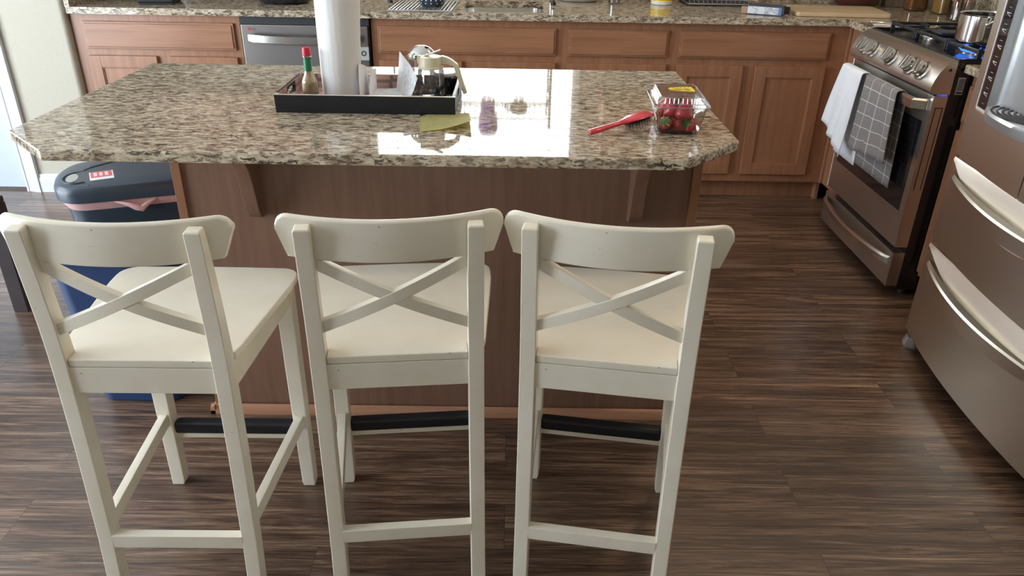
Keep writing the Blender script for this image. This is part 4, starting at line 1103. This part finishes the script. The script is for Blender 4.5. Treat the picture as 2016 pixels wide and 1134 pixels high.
for i, (x, y, z, s) in enumerate(spots):
    if i == len(spots)-1: pass
    if len(spots)-1 > i >= 12 and (abs(x-.012) < .045 and y < -.03): continue
    o = bp_ if i == 0 else copy_tree(bp_)
    ca, sa = math.cos(brot), math.sin(brot)
    o.location = (bxc[0]+x*ca-y*sa, bxc[1]+x*sa+y*ca, T+.0015+z); o.scale = (s, s, s)
    o.rotation_euler = (R(random.uniform(40,140)), R(random.uniform(-30,30)), R(random.uniform(0,360))) if i < len(spots)-1 else (R(170), R(15), R(30))
    if i == len(spots)-1: o['label'] = 'large strawberry, tip up, against the front wall of the box, top layer'; del o['group']
    elif i < 12: o['label'] = 'red strawberry at the bottom of the clear box'; o['group'] = 'strawberries in the bottom layer of the box'
    else: o['label'] = 'red strawberry in the upper layer of the clear box'; o['group'] = 'strawberries in the upper layer of the box'

# ------------------------------------------------------------------ things on the wall worktop
H = HC+.0005
t = thing('small_appliance', 'black boxy appliance on the far left of the worktop', 'appliance', (-1.725, 3.985, H), R(8))
MB().hexa([(-.085,-.085,.006),(.085,-.085,.006),(.090,.10,.006),(-.090,.10,.006),(-.10,-.10,.17),(.10,-.10,.17),(.10,.11,.17),(-.10,.11,.17)], .012, 3).build('body', BLKM, t)
MB().box(-.078, .078, -.078, .09, 0, .008, .002).build('base', BLKM, t)
t = thing('roasting_pan', 'rounded dark bowl-shaped appliance on the worktop above the dishwasher', 'appliance', (-1.14, 4.085, H))
MB().loft([[(a_*math.cos(q), b2*math.sin(q), z) for q in [2*PI*k/40 for k in range(40)]] for a_, b2, z in ((.10,.085,0),(.125,.105,.006),(.148,.125,.03),(.158,.135,.075),(.162,.138,.11),(.150,.128,.112))]).build('body', pmat('dark_gloss', (.018,.022,.030), .22, coat=.3), t)
m = MB(); m.tube([(-.155,-.03,.085),(-.195,-.02,.088),(-.195,.02,.088),(-.155,.03,.085)], .009, 10); m.tube([(.155,-.03,.085),(.19,-.02,.088),(.19,.02,.088),(.155,.03,.085)], .009, 10); m.build('handle', BLKM, t)
MB().tube([(-1.00,4.17,H+.004),(-.93,4.12,H+.004),(-.86,4.16,H+.004),(-.80,4.30,H+.004),(-.78,BY-.03,H+.004)], .0035, 8).build('power_cord', BLKM)
tag(bpy.data.objects['power_cord'], 'thin black power cord on the worktop behind the paper towel roll', 'cord')

# roll-up drying grid over the left bowl with a colander on it
t = thing('drying_grid', 'grey roll-up drying grid lying over the left sink bowl', 'rack', (-.435, 3.99, H))
m = MB()
GR = pmat('grey_silicone', (.40,.40,.39), .45)
for k in range(18):
    x = -.148+.0172*k; m.tube([(x, -.178, .006), (x+.012, .20, .006)], .0034, 8)
m.build('bars', pmat('grid_steel', (.46,.46,.45), .35, .7), t)
m = MB(); m.box(-.154, .150, -.181, -.175, .0025, .0085, .002); m.box(-.140, .164, .197, .203, .0025, .0085, .002); m.build('end_strip', GR, t)
t = thing('colander', 'dark blue colander with pale holes on the drying grid', 'colander', (-.385, 3.925, H+.0115))
m = MB(); m.lathe([(0,.001),(.050,.001),(.058,.008),(.068,.03),(.080,.06),(.086,.075),(.092,.076),(.086,.072),(.064,.03),(.052,.012),(0,.008)], 40)
m.tube([(.088,-.02,.074),(.115,-.018,.076),(.118,0,.076),(.115,.018,.076),(.088,.02,.074)], .005, 8); m.tube([(-.088,-.02,.074),(-.115,-.018,.076),(-.118,0,.076),(-.115,.018,.076),(-.088,.02,.074)], .005, 8)
cb = m.build('bowl', pmat('dark_blue_enamel', (.025,.04,.062), .2, coat=.5), t)
m = MB()
for r_, z, n in ((.0625,.020,14),(.069,.034,18),(.0745,.048,20)):
    for k in range(n):
        a = 2*PI*(k+.5*(n % 4 == 2))/n; d = Vector((math.cos(a), math.sin(a), -.35)).normalized()
        m.lathe([(0,0),(.0034,.0003),(.0034,-.001)], 10, M=Matrix.Translation(((r_+.0008)*math.cos(a), (r_+.0008)*math.sin(a), z)) @ d.to_track_quat('Z', 'Y').to_matrix().to_4x4())
m.build('holes', pmat('hole_light', (.80,.80,.78), .5), cb)

# over-sink rack on four legs (legs in view, shelf only mirrored in the island top)
t = thing('over_sink_rack', 'tall steel wire rack with black feet standing over the sink', 'rack', (-.205, 4.26, H))
XL, XR, YF_, YB_ = -.416, .415, -.112, .14
for x in (XL, XR):
    for y in (YF_, YB_):
        m = MB(); m.tube([(x, y, .012), (x, y, .64)], .0085, 12); lg = m.build('leg', CHR, t)
        MB().lathe([(0,0),(.014,0),(.013,.010),(.0085,.020),(.0085,.024)], 16, o=(x, y, 0)).build('foot', RUB, lg)
m = MB()
for y in (YF_, YB_):
    for z in (.50, .585): m.tube([(XL, y, z), (XR, y, z)], .0045, 8)
for x in (XL, XR):
    for z in (.50, .585, .63): m.tube([(x, YF_, z), (x, YB_, z)], .0045, 8)
for k in range(28):
    x = XL+.02+(XR-XL-.04)*k/27; m.tube([(x, YF_, .585), (x, YF_, .50), (x, YB_, .50), (x, YB_, .585)], .0016, 5)
m.build('shelf', CHR, t)
t = thing('tumbler', 'purple tumbler mirrored in the granite, standing in the sink rack', 'tumbler', (-.125, 4.245, H+.5035))
MB().lathe([(0,0),(.036,0),(.038,.004),(.040,.085),(.050,.088),(.056,.160),(.053,.178),(.040,.196),(0,.198)], 32).build('body', pmat('purple_plastic', (.42,.20,.62), .35), t)
t = thing('mug', 'brown round mug mirrored in the granite beside the purple tumbler', 'mug', (.045, 4.245, H+.5035))
m = MB(); m.lathe([(0,0),(.030,0),(.046,.020),(.050,.045),(.044,.075),(.040,.080),(.038,.075),(.044,.045),(0,.01)], 32); m.tube([(-.046,0,.06),(-.075,0,.055),(-.075,0,.03),(-.046,0,.022)], .006, 8); m.build('body', pmat('brown_glaze', (.26,.18,.11), .3), t)
t = thing('oval_plate', 'white oval plate on the worktop right of the sink', 'plate', (.352, 4.335, H))
MB().loft([[(a_*math.cos(q), b2*math.sin(q), z) for q in [2*PI*k/48 for k in range(48)]] for a_, b2, z in ((.085,.052,0),(.095,.060,.002),(.118,.078,.016),(.122,.081,.019),(.119,.078,.019),(.095,.060,.006),(.085,.052,.005))]).build('plate', pmat('cream_ceramic', (.76,.73,.68), .2, coat=.3), t)
t = thing('plastic_cup', 'small cloudy plastic cup between the white plate and the yellow jar', 'cup', (.532, 4.245, H))
MB().lathe([(0,.001),(.028,.001),(.030,.004),(.036,.085),(.038,.087),(.035,.085),(.028,.006),(0,.005)], 32).build('cup', clearmat('cloudy_plastic', (.80,.78,.76), .8, .15, .2), t)
t = thing('cleanser_bottle', 'yellow bottle with a white foot on the worktop', 'bottle', (.782, 4.265, H))
MB().lathe([(0,0),(.052,0),(.055,.003),(.055,.016),(.053,.018)], 36).build('foot_band', pmat('white_band', (.80,.80,.76), .35), t)
MB().lathe([(.053,.018),(.053,.15),(.045,.17),(.02,.18),(0,.18)], 36).build('body', pmat('yellow_plastic', (.85,.60,.03), .35), t)
t = thing('dish_drainer', 'grey wire dish drainer with upright prongs on the worktop', 'rack', (1.085, 4.335, H))
m = MB(); WIR = pmat('coated_wire', (.33,.33,.34), .35, .5)
for z in (.008, .03, .11): m.tube([(-.172,-.115,z),(.172,-.115,z),(.172,.10,z),(-.172,.10,z),(-.172,-.115,z)], .0032, 6)
for k in range(15):
    x = -.165+.0236*k; m.tube([(x,-.115,.115),(x,-.115,.008),(x,.10,.008),(x,.10,.115)], .0019, 6)
m.build('frame', WIR, t)
MB().box(-.18, .18, -.105, .095, 0, .006, .002).build('drip_mat', BLKM, t)
# carton with flaps
t = thing('food_carton', 'blue and white carton with open end flaps lying on the worktop', 'box', (1.238, 3.945, H), R(-27))
m = MB(); m.box(-.082, .082, -.052, .052, 0, .040, .001); bx = m.build('carton', pmat('navy_card', (.035,.065,.13), .4), t)
m = MB(); m.box(-.080, .066, -.0530, -.0518, .004, .037); fp = m.build('front_print', paper_print('carton_print', (.72,.76,.80), (.30,.34,.42)), bx)
m = MB(); m.box(.066, .080, -.0532, -.0518, .003, .038); m.build('blue_stripe', pmat('stripe_blue', (.12,.22,.50), .4), bx)
KR = pmat('kraft_card', (.42,.28,.18), .8)
m = MB(); m.box(.0815, .0835, -.045, .0, .006, .034); m.box(-.110, -.082, -.050, -.049, .003, .034); m.box(-.105, -.060, -.02, -.018, .040, .085, M=Matrix.Translation((0,.03,.0)) @ Matrix.Rotation(.2, 4, 'Y')); m.build('flap', KR, bx)
m = MB(); m.box(.082, .108, .012, .0135, .004, .038); m.build('flap', pmat('navy_flap', (.03,.035,.06), .4), bx)
# cutting board
t = thing('cutting_board', 'long pale wooden cutting board on the worktop by the stove corner', 'cutting board', (1.60, 4.03, H), R(-3.5))
P = rrect(-.225, .225, -.165, .125, .02, 4); MB().prism(P, 0, .020, .003).build('board', LWOOD, t)
t = thing('wooden_bowl', 'dark reddish bowl behind the cutting board', 'bowl', (1.815, 4.30, H))
MB().lathe([(0,0),(.075,0),(.10,.012),(.125,.05),(.132,.09),(.126,.09),(.118,.05),(.09,.02),(0,.015)], 44).build('bowl', pmat('red_brown_glaze', (.10,.032,.022), .3), t)
t = thing('knife_block', 'greyish wooden knife block beside the dark bowl', 'knife block', (2.035, 4.345, H), R(-14))
MB().hexa([(-.052,-.05,0),(.052,-.05,0),(.052,.06,0),(-.052,.06,0),(-.052,-.02,.20),(.052,-.02,.20),(.052,.09,.23),(-.052,.09,.23)], .003).build('block', wood('grey_brown_wood', (.16,.11,.08), (.26,.19,.14), 'z', .5), t)
m = MB()
for k in range(3): m.box(-.040+.030*k, -.022+.030*k, .0, .02, .22, .31, .004)
m.build('knife_handle', BLKM, t)
def jar(x, y, r, h, lab, col, var=.4):
    t = thing('storage_jar', lab, 'jar', (x, y, H))
    MB().loft([[(p[0], p[1], z) for p in rrect(-r*s, r*s, -r*s, r*s, r*.35, 4)] for s, z in ((.90,0),(1,.008),(1,h-.03),(.85,h-.008),(.80,h))], cap=False).build('glass', GLASS, t)
    MB().loft([[(p[0], p[1], z) for p in rrect(-r*s, r*s, -r*s, r*s, r*.33, 4)] for s, z in ((.86,.004),(.96,.010),(.96,h*.75),(.9,h*.76))]).build('contents', pmat('dry_goods', col, .8, var=var, vscale=150, bump=.6, bscale=160), t)
    MB().lathe([(0,h),(r*.85,h),(r*.87,h+.003),(r*.87,h+.022),(0,h+.023)], 28).build('lid', STL, t)
jar(2.075, 4.185, .046, .17, 'narrow jar of orange powder on the worktop corner', (.30,.12,.035))
jar(2.165, 4.055, .052, .19, 'square jar of golden grains on the worktop corner', (.42,.25,.06))
# utensil crock
t = thing('utensil_crock', 'clear utensil holder full of wooden spoons behind the stove', 'utensil holder', (2.12, 3.83, H))
MB().lathe([(0,.001),(.05,.001),(.054,.005),(.056,.085),(.053,.085),(.05,.01),(0,.008)], 32).build('crock', GLASS, t)
UW = pmat('spoon_wood', (.33,.19,.12), .6, var=.25)
random.seed(21)
for k in range(6):
    a = 2*PI*k/6+.3; tx, ty = .11*math.cos(a), .11*math.sin(a); bx_, by_ = 2.12, 3.83
    tag(MB().tube([(bx_+.03*math.cos(a), by_+.03*math.sin(a), H+.012), (bx_+tx*.45, by_+ty*.45, H+.15), (bx_+tx, by_+ty, H+.27+.02*(k % 3))], [.0065,.007,.012], 8).build('wooden_spoon', UW, origin=(bx_, by_, H)), 'wooden cooking spoon standing in the holder behind the stove', 'utensil', 'wooden spoons in the utensil holder')
# spoon rest with a steel handled tool, at the stove corner
t = thing('spoon_rest', 'pale leaf-shaped spoon rest on the worktop at the stove corner', 'spoon rest', (1.70, 3.590, H), R(-25))
MB().loft([[(x*s, y*s, z) for x, y in [(-.085,-.030),(-.085,.030),(-.03,.042),(.04,.036),(.10,.012),(.115,0),(.10,-.012),(.04,-.036),(-.03,-.042)]] for s, z in ((.85,0),(1,.010),(.97,.012),(.8,.004))]).build('dish', pmat('pale_ceramic', (.76,.66,.58), .3), t)
t = thing('peeler', 'steel tool handle lying across the spoon rest', 'utensil', (1.675, 3.575, H+.016), R(-22))
m = MB(); m.tube([(-.075,0,0),(-.070,0,0),(-.02,0,0),(-.018,0,0)], [.006,.0075,.0075,.005], 14); m.tube([(-.018,0,0),(.02,0,0),(.09,.005,0)], [.004,.005,.004], 10); m.build('handle', CHR, t)

# ------------------------------------------------------------------ camera, light, view
cam = bpy.data.cameras.new('camera'); co = bpy.data.objects.new('camera', cam); C.objects.link(co)
pi_, ya, ro = R(27.145130), R(.33772), R(.997056)
fw = Vector((math.sin(ya)*math.cos(pi_), math.cos(ya)*math.cos(pi_), -math.sin(pi_)))
rt = Vector((math.cos(ya), -math.sin(ya), 0)); up = rt.cross(fw)
r2 = math.cos(ro)*rt+math.sin(ro)*up; u2 = -math.sin(ro)*rt+math.cos(ro)*up
M = Matrix(((r2.x, u2.x, -fw.x, 0), (r2.y, u2.y, -fw.y, 0), (r2.z, u2.z, -fw.z, 1.41414), (0,0,0,1)))
co.matrix_world = M
cam.sensor_width = 36; cam.lens = 1511.328*36/2016; cam.clip_start = .05
scene.camera = co
w = bpy.data.worlds.new('world'); scene.world = w; w.use_nodes = True
w.node_tree.nodes['Background'].inputs[0].default_value = (.75,.85,1,1); w.node_tree.nodes['Background'].inputs[1].default_value = .6
vs = scene.view_settings; vs.view_transform = 'Standard'; vs.look = 'None'; vs.gamma = 1; vs.exposure = 0.35; vs.use_curve_mapping = False
